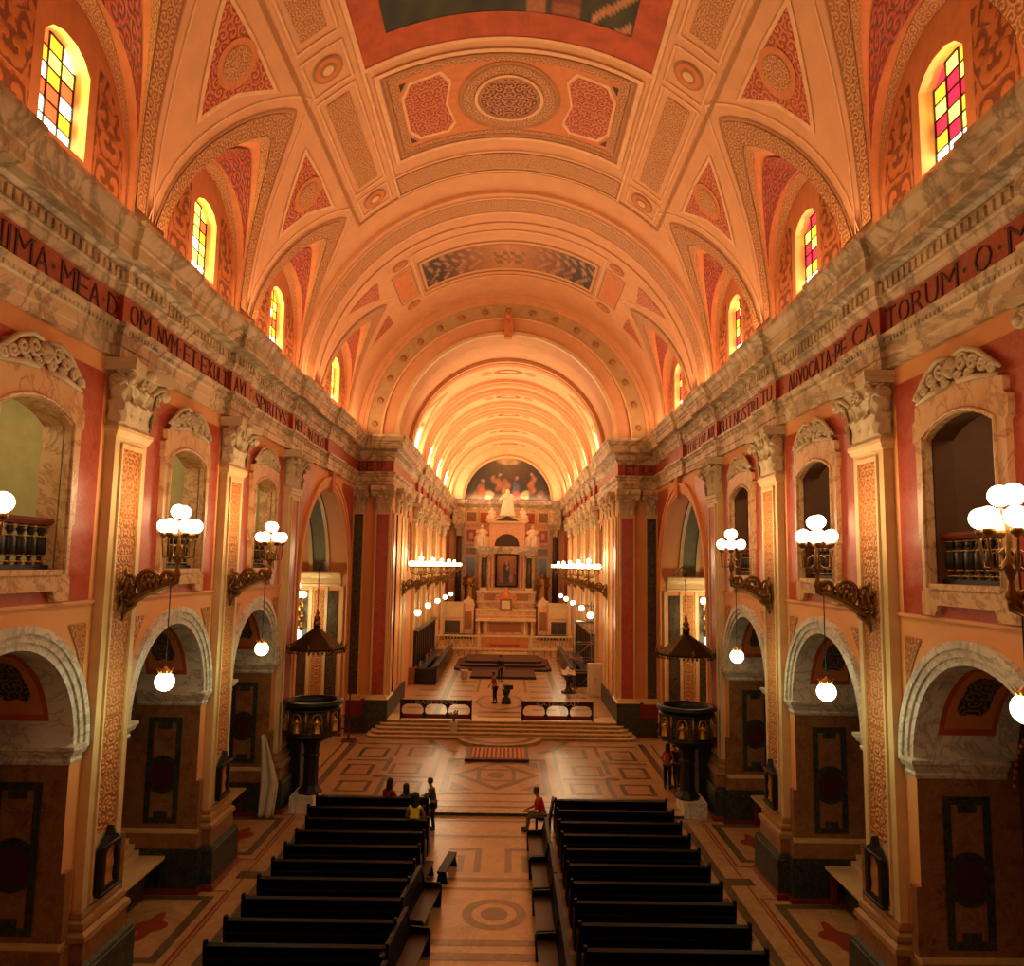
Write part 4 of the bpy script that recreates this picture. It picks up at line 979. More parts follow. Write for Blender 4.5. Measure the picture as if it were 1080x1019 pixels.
# ------------------------------------------------------------------ reredos
AY = 80.0
rd = thing('high_altar_reredos', 'towering marble reredos with columns framing the altar painting', 'altarpiece', (0, AY, 0))
def P(nm, mt, boxes, par=None, bev=0):
    g = G()
    for b in boxes: g.box(*b)
    return g.build(nm, M[mt], par or rd, bevel=bev)
x2 = lambda a, b: [(a, b), (-b, -a)]
P('base_block', 'frame', [(-3.0, 3.0, -.6, 2, 1.5, 6.1)])
P('base_moulding', 'cream', [(-3.1, 3.1, -.75, 2, 5.9, 6.15), (-3.1, 3.1, -.7, 2, 4.9, 5.05)])
for a, b in x2(.5, 1.5): P('relief_panel', 'orn_tan', [(a + .5, b + .8, -.63, -.6, 5.15, 5.8)] if a > 0 else [(a - .8, b - .5, -.63, -.6, 5.15, 5.8)])
P('back_slab', 'frame', [(-2.9, 2.9, .2, 2, 6.1, 9.95)])
for a, b in ((-2.35, 'dgreen'), (2.35, 'dgreen')):
    G().tube([(a, -.1, 6.4), (a, -.1, 9.55)], [.29, .25], 12).build('column', M[b], rd)
    P('column_base', 'cream', [(a - .36, a + .36, -.5, .25, 6.15, 6.42)]); cg = capital(.26); cg.xf(Matrix.Translation((a, -.3, 9.5)) @ Matrix.Rotation(pi / 2, 4, 'Z') @ Matrix.Scale(.32, 4, (0, 0, 1))); cg.build('column_capital', M['cream'], rd)
for a in (-1.62, 1.62): P('inner_pilaster', 'frame', [(a - .22, a + .22, -.1, .3, 6.15, 9.95)]); P('red_strip', 'redm', [(a - .1, a + .1, -.13, -.1, 6.4, 9.7)])
P('entablature', 'ent', [(-3.05, 3.05, -.5, 1.5, 9.95, 10.25), (-3.2, 3.2, -.65, 1.5, 10.25, 10.5), (-3.35, 3.35, -.8, 1.5, 10.5, 10.68)])
g = G(); a_ = [(1.3 * cos(R(t)), 10.72 + 1.3 * sin(R(t))) for t in range(0, 181, 10)]
g.patch([[(-1.85, 10.68), (-1.3, 10.68)] + a_[::-1] + [(1.3, 10.68), (1.85, 10.68), (1.85, 13.1), (-1.85, 13.1)]], lambda x, z: (x, -.3, z))
g.box(-1.85, -1.35, -.28, 1, 10.68, 13.1); g.box(1.35, 1.85, -.28, 1, 10.68, 13.1); g.box(-1.85, 1.85, -.28, 1, 12.2, 13.1); g.build('arched_attic', M['vault_lt'], rd)
g = G(); g.patch([a_], lambda x, z: (x, -.05, z)); g.build('attic_lunette', M['orn_dark'], rd)
g = G(); g.prism([(-2.05, 13.1), (2.05, 13.1), (2.05, 13.3), (.35, 14.05), (-.35, 14.05), (-2.05, 13.3)], -.55, 1, 'y'); g.build('pediment', M['cream'], rd)
g = G(); g.prism([(-1.3, 13.34), (1.3, 13.34), (0, 13.9)], -.57, -.5, 'y'); g.build('pediment_field', M['dbrown'], rd)
# painting inside
def virgin(i, p):
    x, z = p[0], p[2]; u, v = x / 1.0, (z - 8.2) / 1.55; c = [.42 - .2 * abs(u) + .1 * v, .16 + .06 * v - .08 * abs(u), .03]
    if v < -.2: c = [.10, .035, .02]
    for fx, fz, a, b, col in ((0, -.1, .38, .75, (.03, .035, .03)), (0, .55, .13, .17, (.45, .24, .14)), (-.55, -.45, .2, .35, (.3, .10, .06)), (.5, -.5, .2, .3, (.34, .16, .10)), (.1, .2, .12, .2, (.4, .2, .12))):
        if ((u - fx) / a) ** 2 + ((v - fz) / b) ** 2 < 1: c = list(col)
    return c
g = G().grid(20, 32, lambda u, v: (-1.03 + 2.06 * u, AY - .06, 6.62 + 3.18 * v), smooth=False)
pt = tag(g.build('altar_painting', M['paint'], None, col=virgin), 'tall painting of a dark robed figure on orange ground above the tabernacle', 'painting')
g = G(); g.patch([[(-1.2, 6.5), (1.2, 6.5), (1.2, 9.92), (-1.2, 9.92)], [(-1.03, 6.62), (1.03, 6.62), (1.03, 9.8), (-1.03, 9.8)]], lambda x, z: (x, AY - .14, z))
for (a, b, c_, d) in ((-1.2, -1.03, 6.5, 9.92), (1.03, 1.2, 6.5, 9.92), (-1.2, 1.2, 6.5, 6.62), (-1.2, 1.2, 9.8, 9.92)): g.box(a, b, AY - .14, AY, c_, d)
fr_ = g.build('picture_frame', M['gold'], None); fr_.parent = pt
# statues
def robed(g, c, h, w=1.0, seated=False, lean=0):
    x, y, z = c
    if seated: prof = [(.34, 0), (.36, .08), (.33, .25), (.36, .38), (.33, .45), (.20, .52), (.22, .66), (.20, .76), (.07, .82), (.08, .84)]
    else: prof = [(.27, 0), (.24, .1), (.20, .35), (.17, .5), (.16, .6), (.20, .72), (.18, .8), (.06, .85), (.065, .86)]
    n0 = len(g.v); g.lathe([(r * h * w, t * h) for r, t in prof], c, 12, sy=.75)
    for j in range(n0, len(g.v)):
        vx, vy, vz = g.v[j]; a = atan2(vy - y, vx - x); k = 1 + .10 * sin(a * 7) * max(0, 1 - (vz - z) / (h * .75)); g.v[j] = (x + (vx - x) * k + lean * (vz - z), y + (vy - y) * k, vz)
    g.ball((x + lean * h * .9, y, z + h * .92), h * .075, 10, 8, 1.25)
    for sg in (-1, 1):
        sx = x + lean * h * .75
        g.tube([(sx + sg * .17 * h * w, y, z + .76 * h), (sx + sg * .24 * h * w, y - .05 * h, z + .62 * h), (sx + sg * .10 * h * w, y - .19 * h, z + (.60 if sg > 0 else .66) * h)], [.055 * h, .05 * h, .035 * h], 8)
    if seated:
        for sg in (-1, 1): g.tube([(x + sg * .12 * h, y, z + .42 * h), (x + sg * .15 * h, y - .28 * h, z + .42 * h), (x + sg * .15 * h, y - .3 * h, z)], [.10 * h, .10 * h, .08 * h], 8)
def statue(name, label, loc, h, seated=False, mat='statue', lean=0, grp=None, ww=1.0, wings=False):
    t = thing(name, label, 'statue', loc, 0, grp)
    g = G(); robed(g, (0, 0, .0), h, ww, seated, lean); g.build('body', M[mat], t)
    g = G(); g.box(-.3 * h, .3 * h, -.32 * h, .25 * h, -.08, .0); g.build('base', M[mat], t)
    if wings:
        g = G()
        for sg in (-1, 1): g.grid(5, 8, lambda u, v: (sg * (.04 + .2 * u * (1 - .45 * v)) * h, .1 * h + .1 * u * h, (.95 - .8 * v - .12 * u * (1 - v)) * h))
        g.build('wing', M[mat], t)
    return t
statue('crowning_statue', 'white marble standing figure crowning the reredos pediment', (-.0, AY - .0, 13.95), 2.75, ww=1.15)
statue('kneeling_statue', 'small white figure on the slope of the pediment, window side', (-1.75, AY - .0, 13.3), 1.45, lean=.12, seated=True)
statue('kneeling_statue', 'small white figure on the slope of the pediment, scaffold side', (1.75, AY - .0, 13.3), 1.45, lean=-.12, seated=True)
statue('seated_statue', 'larger pink-white seated figure on the reredos cornice, window side', (-2.65, AY - .0, 10.72), 2.2, seated=True, ww=1.1)
statue('seated_statue', 'larger pink-white seated figure on the reredos cornice, scaffold side', (2.65, AY - .0, 10.72), 2.2, seated=True, ww=1.1)
# tabernacle, altar table
t = thing('tabernacle', 'small domed tabernacle with pink cloud canopy below the altar painting', 'tabernacle', (0, 77.6, 4.3))
G().box(-.62, .62, -.3, .6, 0, 1.05).build('cabinet', M['brown'], t, bevel=.03)
G().box(-.42, .42, -.34, -.3, .12, .9).build('door', M['cream'], t)
g = G(); g.box(-1.1, 1.1, -.35, .6, 1.05, 1.2); [g.ball((sg * .85, -.1, 1.3), .17, 8, 6) for sg in (-1, 1)]; g.build('canopy', M['rose'], t)
g = G(); g.lathe([(.5, 1.2), (.42, 1.4), (.28, 1.65), (.2, 1.75), (.22, 1.9), (.1, 2.1), (.02, 2.3)], (0, 0, 0), 12); g.build('dome', M['rose'], t)
t = thing('high_altar', 'pale marble high altar table on steps before the reredos', 'altar', (0, 76.0, 1.5))
P('front_block', 'frame', [(-2.2, 2.2, -.3, 1.2, .55, 1.8)], t); P('table_top', 'cream', [(-2.95, 2.95, -.8, 1.4, 1.8, 2.0)], t, .02)
for x in (-2.6, -1.9, 1.9, 2.6): G().lathe([(.16, .55), (.16, .65), (.1, .7), (.1, 1.6), (.15, 1.7), (.15, 1.8)], (x, -.5, 0), 10).build('column', M['cream'], t)
P('front_panel', 'orn_tan', [(-1.6, 1.6, -.34, -.3, .75, 1.65)], t); P('step', 'step', [(-3.2, 3.2, -2.6, 1.4, 0, .18), (-3.0, 3.0, -2.1, 1.4, .18, .36), (-2.8, 2.8, -1.6, 1.4, .36, .55)], t)
t = thing('gradine_shelf', 'stepped marble gradine behind the high altar', 'shelf', (0, 77.9, 1.5)); P('shelf', 'frame', [(-3.0, 3.0, -.4, 1.5, 0, 2.8)], t); P('ledge', 'cream', [(-3.05, 3.05, -.5, 1.5, 2.75, 2.9), (-3.05, 3.05, -.45, 1.5, 2.2, 2.3)], t)
for sg in (-1, 1):
    sd = 'window side' if sg < 0 else 'scaffold side'
    t = thing('domed_pedestal', 'cream pedestal with gabled top beside the gradine, ' + sd, 'pedestal', (sg * 3.75, 77.8, 1.5)); P('shaft', 'vault_lt', [(-.55, .55, -.4, .4, 0, 3.2)], t); P('cornice', 'cream', [(-.66, .66, -.5, .5, 3.2, 3.35)], t)
    g = G(); g.prism([(-.6, 3.35), (.6, 3.35), (.5, 3.7), (.2, 3.85), (0, 4.15), (-.2, 3.85), (-.5, 3.7)], -.45, .45, 'y'); g.build('gable_top', M['cream'], t)
    P('inset', 'orn_tan', [(-.35, .35, -.43, -.4, .8, 2.6)], t)
    statue('bronze_angel', 'dark bronze winged figure above the gabled pedestal, ' + sd, (sg * 3.75, 78.6, 4.9), 3.0, mat='bronze', wings=True, ww=.8)
    t = thing('side_tomb', 'cream marble chest with dark oblong panel flanking the altar, ' + sd, 'monument', (sg * 5.25, 76.6, 1.5)); P('body', 'cream', [(-1.05, 1.05, -.3, 1, 0, 3.4)], t); P('dark_panel', 'dgreen', [(-.75, .75, -.35, -.3, .55, 1.75)], t); P('panel_rim', 'vault_lt', [(-.95, .95, -.38, -.3, 2.05, 2.15), (-.95, .95, -.38, -.3, .3, .4), (-.95, -.85, -.38, -.3, .3, 2.15), (.85, .95, -.38, -.3, .3, 2.15)], t); P('top', 'cream', [(-1.15, 1.15, -.4, 1, 3.4, 3.55)], t)
g = G(); g.box(-6.3, 6.3, 75.9, 76.1, 1.5, 2.0); struct(g.build('trim_dark_skirting', M['green']))
# ------------------------------------------------------------------ chancel floors
g = G(); g.box(-6.3, 6.3, 67.6, YB, .8, 1.5); fl3 = struct(g.build('floor_presbytery', M['floor']))
g = G(); g.box(-6.25, 6.25, 67.52, 67.6, .8, 1.38); g.build('retaining_panel', M['frame'], fl3)
g = G(); g.box(-6.25, 6.25, 67.42, 67.62, 1.38, 1.52); g.build('retaining_coping', M['cream'], fl3)
g = G(); [g.box(x - .04, x + .04, 67.49, 67.52, .85, 1.35) for x in [-6 + .5 * i for i in range(25)]]; g.build('retaining_slat', M['brown'], fl3)
for sg in (-1, 1):
    t = thing('altar_rail', 'cream marble balustrade before the altar, ' + ('choir stall side with drape' if sg < 0 else 'scaffold side'), 'railing', (sg * 4.2, 67.65, 1.52), 0, 'altar rails')
    G().box(-2.05, 2.05, -.14, .14, .98, 1.12).build('top_rail', M['cream'], t); G().box(-2.05, 2.05, -.12, .12, 0, .1).build('bottom_rail', M['cream'], t)
    for x in (-1.95, 1.95): G().box(x - .15, x + .15, -.15, .15, .1, .98).build('post', M['cream'], t)
    for i in range(13): G().lathe([(.06, 0), (.05, .1), (.1, .28), (.1, .4), (.04, .6), (.06, .75), (.06, .88)], (-1.65 + i * .275, 0, .1), 8).build('baluster', M['frame'], t)
t = thing('chancel_gate', 'closed pink marble gate block in the middle of the altar rail', 'gate', (0, 67.6, .8)); P('gate_front', 'rose', [(-2.05, 2.05, -.05, .2, .3, 1.7)], t); P('gate_step', 'cream', [(-2.0, 2.0, -.9, 0, 0, .22), (-2.0, 2.0, -.5, 0, .22, .45)], t); P('gate_coping', 'cream', [(-2.1, 2.1, -.1, .25, 1.7, 1.85)], t); P('gate_stripe', 'redm', [(-1.3, 1.3, -.07, -.05, .9, 1.1)], t)
# ------------------------------------------------------------------ floors
g = G(); g.box(-13.2, 13.2, -3.2, 27.8, -.2, 0); fl = struct(g.build('floor_nave', M['floor']))
g = G(); g.box(-13.2, 13.2, 27.8, 41, -.2, .1); fl2 = struct(g.build('floor_crossing', M['floor']))
G().box(-7.2, 7.2, 27.72, 27.82, 0, .1).build('step_riser', M['green'], fl2)
G().box(-7.2, 7.2, 27.7, 28.1, .1, .112).build('step_nosing', M['step'], fl2)
inl = G(); inr = G()
Z0 = .004
_fz = [0]
def F0(g, loops, z):
    _fz[0] += 1; z += .00012 * (_fz[0] % 40); g.patch(loops, lambda x, y: (x, y, z))
def fr2(g, x0, x1, y0, y1, t, z): a, b = sorted((x0, x1)); F0(g, [[(a, y0), (b, y0), (b, y1), (a, y1)], [(a + t, y0 + t), (b - t, y0 + t), (b - t, y1 - t), (a + t, y1 - t)]], z)
def st2(g, x0, x1, y0, y1, z): a, b = sorted((x0, x1)); F0(g, [[(a, y0), (b, y0), (b, y1), (a, y1)]], z)
# centre aisle
for yc in (20.2, 11.0):
    F0(inl, [ell(0, yc, .81, .86), ell(0, yc, .56, .6)], Z0); F0(inl, [ell(0, yc, .34, .37)], Z0)
    for a, b in ((-1.85, -1.65), (1.1, 1.25), (1.25, 1.25)):
        pass
    st2(inl, -1.6, 1.6, yc + 1.40, yc + 1.56, Z0); st2(inl, -2.0, 2.0, yc + 2.0, yc + 2.22, Z0)
    st2(inl, -2.0, 2.0, yc - 1.62, yc - 1.35, Z0); st2(inl, -2.0, 2.0, yc - 2.3, yc - 1.95, Z0)
    st2(inl, -1.75, -1.6, yc - 1.2, yc + 1.56, Z0); st2(inl, 1.5, 1.65, yc - 1.2, yc + 1.56, Z0)
for sg in (-1, 1):
    x = lambda q: sg * q - (.1 if 1 else 0)
    st2(inl, x(1.35), x(.35), 24.45, 24.65, Z0); st2(inl, x(.55), x(.35), 22.8, 24.65, Z0)
    st2(inl, x(1.35), x(.85), 23.9, 24.05, Z0); st2(inl, x(1.05), x(.85), 22.8, 24.0, Z0)
st2(inl, -2.2, 2.0, 25.6, 25.8, Z0); st2(inl, -2.2, 2.0, 27.1, 27.25, Z0)
# side aisles: long bands and a square field per bay
for sg in (-1, 1):
    st2(inl, sg * 6.25, sg * 6.5, 8, 27.4, Z0); st2(inl, sg * 5.75, sg * 5.87, 8, 27.4, Z0); st2(inr, sg * 6.95, sg * 7.0, 8, 27.4, Z0)
    for yc in BC:
        yc += .1
        fr2(inl, sg * 7.3, sg * 9.3, yc - 1.7, yc + 1.7, .24, Z0); fr2(inr, sg * 7.05, sg * 9.5, yc - 2.05, yc + 2.05, .07, Z0)
        F0(inr, [[(sg * 8.2 + .32 * cos(a) * (1 + .3 * cos(4 * a)), yc + .6 * sin(a) * (1 + .3 * cos(4 * a))) for a in [2 * pi * i / 24 for i in range(24)]]], Z0)
        for dy in (3.1,): st2(inl, sg * 6.5, sg * 7.2, yc + dy - .25, yc + dy + .25, Z0)
        for dy in (-1.6, 0, 1.6): F0(inl, [[(sg * 5.95, yc + dy - .5), (sg * 6.2, yc + dy - .25), (sg * 6.2, yc + dy + .5), (sg * 5.95, yc + dy + .25)]], Z0)
inl.build('grey_inlay_pattern', M['inlay'], fl); inr.build('red_inlay_pattern', M['inlay_red'], fl)
# crossing
inl = G(); Zc = .104
fr2(inl, -2.3, 2.0, 29.9, 35.2, .28, Zc); F0(inl, [[(-.15, 30.45), (1.65, 32.6), (-.15, 34.75), (-1.95, 32.6)], [(-.15, 30.9), (1.3, 32.6), (-.15, 34.3), (-1.6, 32.6)]], Zc)
fr2(inl, -.95, .65, 31.7, 33.5, .16, Zc); F0(inl, [ell(-.15, 32.6, .36, .42)], Zc)
for a, b in ((1, 1), (1, -1), (-1, 1), (-1, -1)): F0(inl, [[(-.15 + a * 1.75, 32.6 + b * 2.1), (-.15 + a * .9, 32.6 + b * 2.1), (-.15 + a * 1.75, 32.6 + b * 1.1)]], Zc)
for sg in (-1, 1):
    ox = -.15
    def X(q): return ox + sg * q
    for (x0, x1, y0, y1) in ((2.9, 4.1, 30.0, 31.5), (4.9, 6.2, 30.0, 31.5), (3.2, 4.5, 32.6, 34.2), (5.2, 6.4, 32.3, 34.0), (2.9, 4.1, 35.4, 37.2), (5.0, 6.3, 35.2, 37.0)): fr2(inl, X(x0), X(x1), y0, y1, .18, Zc)
    for (x0, x1, y0, y1) in ((2.6, 6.5, 29.4, 29.62), (4.4, 4.6, 29.6, 32.2), (2.7, 4.6, 32.0, 32.2), (4.6, 4.8, 33.0, 35.2), (4.6, 6.6, 34.6, 34.8), (2.5, 2.66, 29.4, 37.5), (6.8, 7.1, 28.6, 38.4), (4.55, 4.7, 35.6, 37.8), (2.6, 6.7, 37.7, 37.9), (7.4, 7.5, 28.6, 38.4)): st2(inl, X(x0), X(x1), y0, y1, Zc)
    F0(inl, [ell(X(4.75), 32.2, .3, .25, 20)], Zc + .003)
    arcp = [(X(.2 + 3.3 * cos(R(a))), 39.3 - 3.6 * sin(R(a))) for a in range(10, 62, 6)]; arcq = [(X(.2 + 3.0 * cos(R(a))), 39.3 - 3.3 * sin(R(a))) for a in range(10, 62, 6)]
    F0(inl, [arcp + arcq[::-1]], Zc)
st2(inl, -7.2, 7.2, 28.35, 28.5, Zc); st2(inl, -2.4, 2.2, 29.0, 29.12, Zc)
inl.build('grey_inlay_pattern', M['inlay'], fl2)
# steps up to the chancel
def rstep(x, yf, z0, z1, r=.5):
    p = [(-x, 41.5)] + [(-x + r - r * cos(R(a)), yf + r - r * sin(R(a))) for a in range(0, 91, 15)] + [(x - r + r * sin(R(a)), yf + r - r * cos(R(a))) for a in range(0, 91, 15)] + [(x, 41.5)]
    return G().prism(p, z0, z1, 'z')
stp = None
for i in range(5):
    o = rstep(6.75 - i * .16, 38.9 + i * .28, .1 + i * .14, .1 + (i + 1) * .14).build('step_tread', M['step'])
    if stp is None: stp = struct(o); stp.name = 'floor_chancel_steps'
    else: o.parent = stp
    g = rstep(6.77 - i * .16, 38.87 + i * .28, .1 + (i + 1) * .14 - .035, .1 + (i + 1) * .14 + .002); g.build('step_nosing', M['cream'], stp)
g = G(); g.prism([(-1.95 + 3.9 * i / 20, 0) for i in range(0)] + [(-.1 + 2.1 * cos(R(a)), 38.95 - 1.85 * sin(R(a))) for a in range(0, 181, 10)], .1, .26, 'z'); hs = g.build('round_step', M['step'], stp)
g = G(); F0(g, [[(-.1 + 1.75 * cos(R(a)), 38.95 - 1.55 * sin(R(a))) for a in range(0, 181, 10)], [(-.1 + 1.45 * cos(R(a)), 38.9 - 1.2 * sin(R(a))) for a in range(5, 176, 10)]], .265); g.build('round_step_inlay', M['inlay'], hs)
# chancel floor
g = G(); g.box(-6.2, 6.2, 40.3, 67.6, .0, .8); fc = struct(g.build('floor_chancel', M['floor']))
g = G(); Z1 = .804
F0(g, [ell(-.15, 45.6, 1.5, 2.6, 8), ell(-.15, 45.6, 1.3, 2.3, 8)], Z1)
for sg in (-1, 1):
    for y in range(41, 67, 2):
        st2(g, -.1 + sg * 1.75, -.1 + sg * 3.1, y, y + .45, Z1); st2(g, -.1 + sg * 3.9, -.1 + sg * 5.2, y + .2, y + .6, Z1)
    st2(g, -.1 + sg * 3.25, -.1 + sg * 3.6, 41, 67, Z1); st2(g, -.1 + sg * 1.45, -.1 + sg * 1.6, 49, 67, Z1)
for y in (41.0, 42.2): st2(g, -1.3, 1.1, y, y + .4, Z1)
g.build('grey_inlay_pattern', M['inlay'], fc)

# ------------------------------------------------------------------ pews
def pew(L_, label, loc, grp):
    t = thing('pew', label, 'pew', loc, 0, grp); h = L_ / 2
    G().prism([(-.02, .40), (.42, .43), (.42, .47), (-.02, .44)], -h, h, 'x').build('seat', M['wood'], t)
    G().prism([(-.12, .98), (-.02, .40), (.02, .40), (-.08, .98)], -h, h, 'x').build('backrest', M['wood'], t)
    G().prism([(-.17, .98), (-.05, .98), (-.05, 1.04), (-.17, 1.02)], -h, h, 'x').build('top_rail', M['wood'], t)
    for sg in (-1, 1):
        x0, x1 = sorted((sg * h, sg * (h + .06)))
        G().prism([(-.2, 0), (.46, 0), (.46, .5), (.40, .56), (.36, .7), (.1, .72), (-.04, .8), (-.06, 1.06), (-.1, 1.12), (-.2, 1.12), (-.2, .9), (-.14, .5)], x0, x1, 'x').build('end_panel', M['wood'], t)
    G().box(-h, h, -.26, -.12, .16, .22).build('kneeler', M['wood'], t)
    G().box(-h, h, -.19, -.1, .5, .6).build('back_rail', M['wood'], t)
    G().box(-h, h, -.30, -.16, .78, .81).build('book_ledge', M['wood'], t)
    return t
rows = ['front', 'second', 'third', 'fourth', 'fifth', 'sixth', 'seventh', 'eighth', 'ninth', 'tenth', 'eleventh', 'twelfth']
YR = [26.2, 25.12, 24.02, 22.92, 21.82, 20.72, 19.6, 18.5, 17.4, 16.3, 15.2, 14.1]
first = {}
for sg, nm in ((1, 'Advocata wall'), (-1, 'Mea Dominum wall')):
    for i, y in enumerate(YR):
        lab = 'dark wooden pew, %s row from the altar, %s block' % (rows[i], nm)
        xc = 3.72 if sg > 0 else (-4.15 if i < 2 else -3.92); Lp = 3.6
        if not first: first['p'] = pew(Lp, lab, (xc, y + .1, 0), 'pews')
        else:
            dup(first['p'], (xc, y + .1, 0), 0, lab)
def bench(label, loc, rz, w=2.2):
    t = thing('side_bench', label, 'bench', loc, rz, 'benches along the centre aisle'); h = w / 2
    G().box(-.22, .22, -h, h, .42, .46).build('seat', M['wood2'], t)
    G().prism([(.2, .46), (.26, .46), (.36, .95), (.3, .95)], -h, h, 'y').build('backrest', M['wood'], t)
    for y in (-h, h - .06, ):
        G().prism([(-.24, 0), (.34, 0), (.34, .5), (.38, .98), (.3, .98), (.2, .62), (-.2, .6), (-.26, .5)], y, y + .06, 'y').build('end_panel', M['wood'], t)
    G().box(.28, .38, -h - .02, h + .02, .94, .99).build('top_rail', M['wood'], t)
    return t
b0 = bench('dark side bench with brown seat, nearest the seated man in red', (1.17, 23.45, 0), 0)
for y, t_ in ((21.4, 'second from the seated man in red'), (19.1, 'third from the seated man in red, by the floor roundel'), (16.85, 'fourth from the seated man in red')): dup(b0, (1.2, y, 0), 0, 'dark side bench, ' + t_)
for x, y, a, t_ in ((-1.72, 19.5, 174, 'askew beside the floor roundel, Mea Dominum side'), (-1.74, 17.05, 175, 'askew, second from the gallery, Mea Dominum side'), (-1.85, 14.7, 174, 'askew, nearest the gallery, Mea Dominum side')): dup(b0, (x, y, 0), R(a), 'dark side bench ' + t_)
def kneel(label, loc, rz):
    t = thing('prayer_kneeler', label, 'kneeler', loc, rz, 'low kneelers in the aisle')
    G().box(-.12, .12, -.75, .75, .3, .36).build('pad', M['wood'], t)
    for y in (-.65, .6): G().prism([(-.16, 0), (.16, 0), (.1, .3), (-.1, .3)], y, y + .06, 'y').build('leg', M['wood'], t)
    return t
k0 = kneel('low dark kneeler lying in the centre aisle behind the standing man', (-1.38, 22.6, 0), R(-8))
dup(k0, (-1.95, 21.9, 0), R(-5), 'low dark kneeler in the centre aisle against the pew ends')
t = thing('armchair', 'dark wooden chair holding the seated man in red', 'chair', (1.5, 26.3, 0), 0)
G().box(-.25, .25, -.25, .25, .42, .47).build('seat', M['wood'], t); G().prism([(.2, .47), (.26, .47), (.36, 1.05), (.3, 1.05)], -.25, .25, 'y').build('backrest', M['wood'], t)
for x in (-.22, .22):
    for y in (-.22, .22): G().box(x - .03, x + .03, y - .03, y + .03, 0, .42).build('leg', M['wood'], t)
# ------------------------------------------------------------------ pulpits
def pulpit(label, loc, rz):
    t = thing('pulpit', label, 'pulpit', loc, rz, 'bronze pulpits')
    g = G(); g.lathe([(.42, .0), (.45, .06), (.38, .14), (.30, .22), (.27, .3), (.26, 1.2), (.31, 1.3), (.27, 1.36), (.27, 1.5), (.3, 1.62), (.32, 1.72)], (0, 0, .55), 8, smooth=False); g.build('stem', M['black'], t)
    g = G(); g.lathe([(.25, 1.70), (.42, 1.80), (.62, 1.9), (.78, 2.02), (.88, 2.1), (.86, 2.16)], (0, 0, .55), 8, smooth=False); g.build('cup', M['black'], t)
    d = G().lathe([(.84, 2.7), (.84, 3.55)], (0, 0, 0), 8, smooth=False).build('drum', M['dgreen'], t)
    g = G()
    for r_, z in ((.93, 2.66), (.92, 3.5), (.98, 3.7)): g.lathe([(r_ - .1, z - .04), (r_, z - .03), (r_, z + .03), (r_ - .1, z + .04)], (0, 0, 0), 24)
    g.lathe([(.84, 3.5), (.86, 3.62), (.95, 3.72), (.97, 3.78), (.8, 3.8), (.78, 3.6), (.76, 2.7)], (0, 0, 0), 24); g.build('rim', M['black'], t)
    for k in range(8):
        a = 2 * pi * (k + .5) / 8; c = (.86 * cos(a) * .98, .86 * sin(a) * .98)
        g = G(); g.tube([(c[0] * 1.02 + .16 * sin(a) * q, c[1] * 1.02 - .16 * cos(a) * q, z) for q, z in ((-1, 2.8), (-1, 3.2), (-.7, 3.36), (0, 3.43), (.7, 3.36), (1, 3.2), (1, 2.8))], .022, 5); g.build('arch_moulding', M['gold'], d)
        g = G(); robed(g, (c[0], c[1], 2.78), .5); g.build('niche_figure', M['gold'], d)
        a2 = 2 * pi * k / 8; g = G(); g.tube([(.9 * cos(a2), .9 * sin(a2), 2.7), (.9 * cos(a2), .9 * sin(a2), 3.5)], [.05, .045], 6); g.build('corner_colonnette', M['bronze'], d)
    for o in t.children:
        if o.name.split('.')[0] in ('drum', 'rim', 'cup'): o.scale = (1.09, 1.09, 1)
    return t
def tester(label, loc, rz):
    t = thing('pulpit_canopy', label, 'canopy', loc, rz, 'bronze pulpit canopies')
    g = G(); g.lathe([(1.03, 5.56), (1.06, 5.62), (1.0, 5.68), (.55, 6.02), (.2, 6.26), (.12, 6.32), (.14, 6.4), (.06, 6.46)], (0, 0, 0), 8, smooth=False); g.lathe([(.0, 5.6), (1.0, 5.6)], (0, 0, 0), 8); g.build('roof', M['dkbronze'], t)
    g = G()
    for k in range(40):
        a = 2 * pi * k / 40; r_ = 1.02 * cos(pi / 8) / cos(((a + pi / 8) % (pi / 4)) - pi / 8) if 0 else 1.0
        g.ball((r_ * cos(a), r_ * sin(a), 5.52), .05, 6, 4, 1.4)
    g.build('scalloped_fringe', M['bronze'], t)
    for k in range(8): 
        a = 2 * pi * k / 8; G().tube([(1.04 * cos(a), 1.04 * sin(a), 5.45), (1.08 * cos(a), 1.08 * sin(a), 5.7), (1.1 * cos(a), 1.1 * sin(a), 5.86)], [.02, .05, .01], 6).build('corner_finial', M['bronze'], t)
    g = G(); g.ball((0, 0, 6.5), .15, 12, 8); g.lathe([(.05, 6.6), (.14, 6.68), (.04, 6.78), (.07, 6.84), (.01, 7.05)], (0, 0, 0), 10); g.build('crown_finial', M['bronze'], t)
    g = G()
    for k in range(16):
        z = 7.05 + k * .09; g.tube([(.022 * cos(a) * (1 if k % 2 else 0), .022 * cos(a) * (0 if k % 2 else 1), z + .055 * sin(a) + .05) for a in [2 * pi * i / 8 for i in range(9)]], .009, 4)
    g.tube([(0, 0, 8.4), (.05, .1, 8.55), (.0, .6, 8.75), (-.1, 1.6, 8.4)], .03, 6); g.build('chain', M['black'], t)
    return t
p0 = pulpit('black and gilt octagonal pulpit beside the white drape, Mea Dominum wall', (-6.75, 28.3, 0), 0); dup(p0, (6.75, 28.3, 0), 0, 'black and gilt octagonal pulpit with people behind it, Advocata wall')
t0 = tester('hanging pyramid canopy above the pulpit by the white drape', (-6.75, 28.3, 0), 0); dup(t0, (6.75, 28.3, 0), 0, 'hanging pyramid canopy above the pulpit on the Advocata wall side')
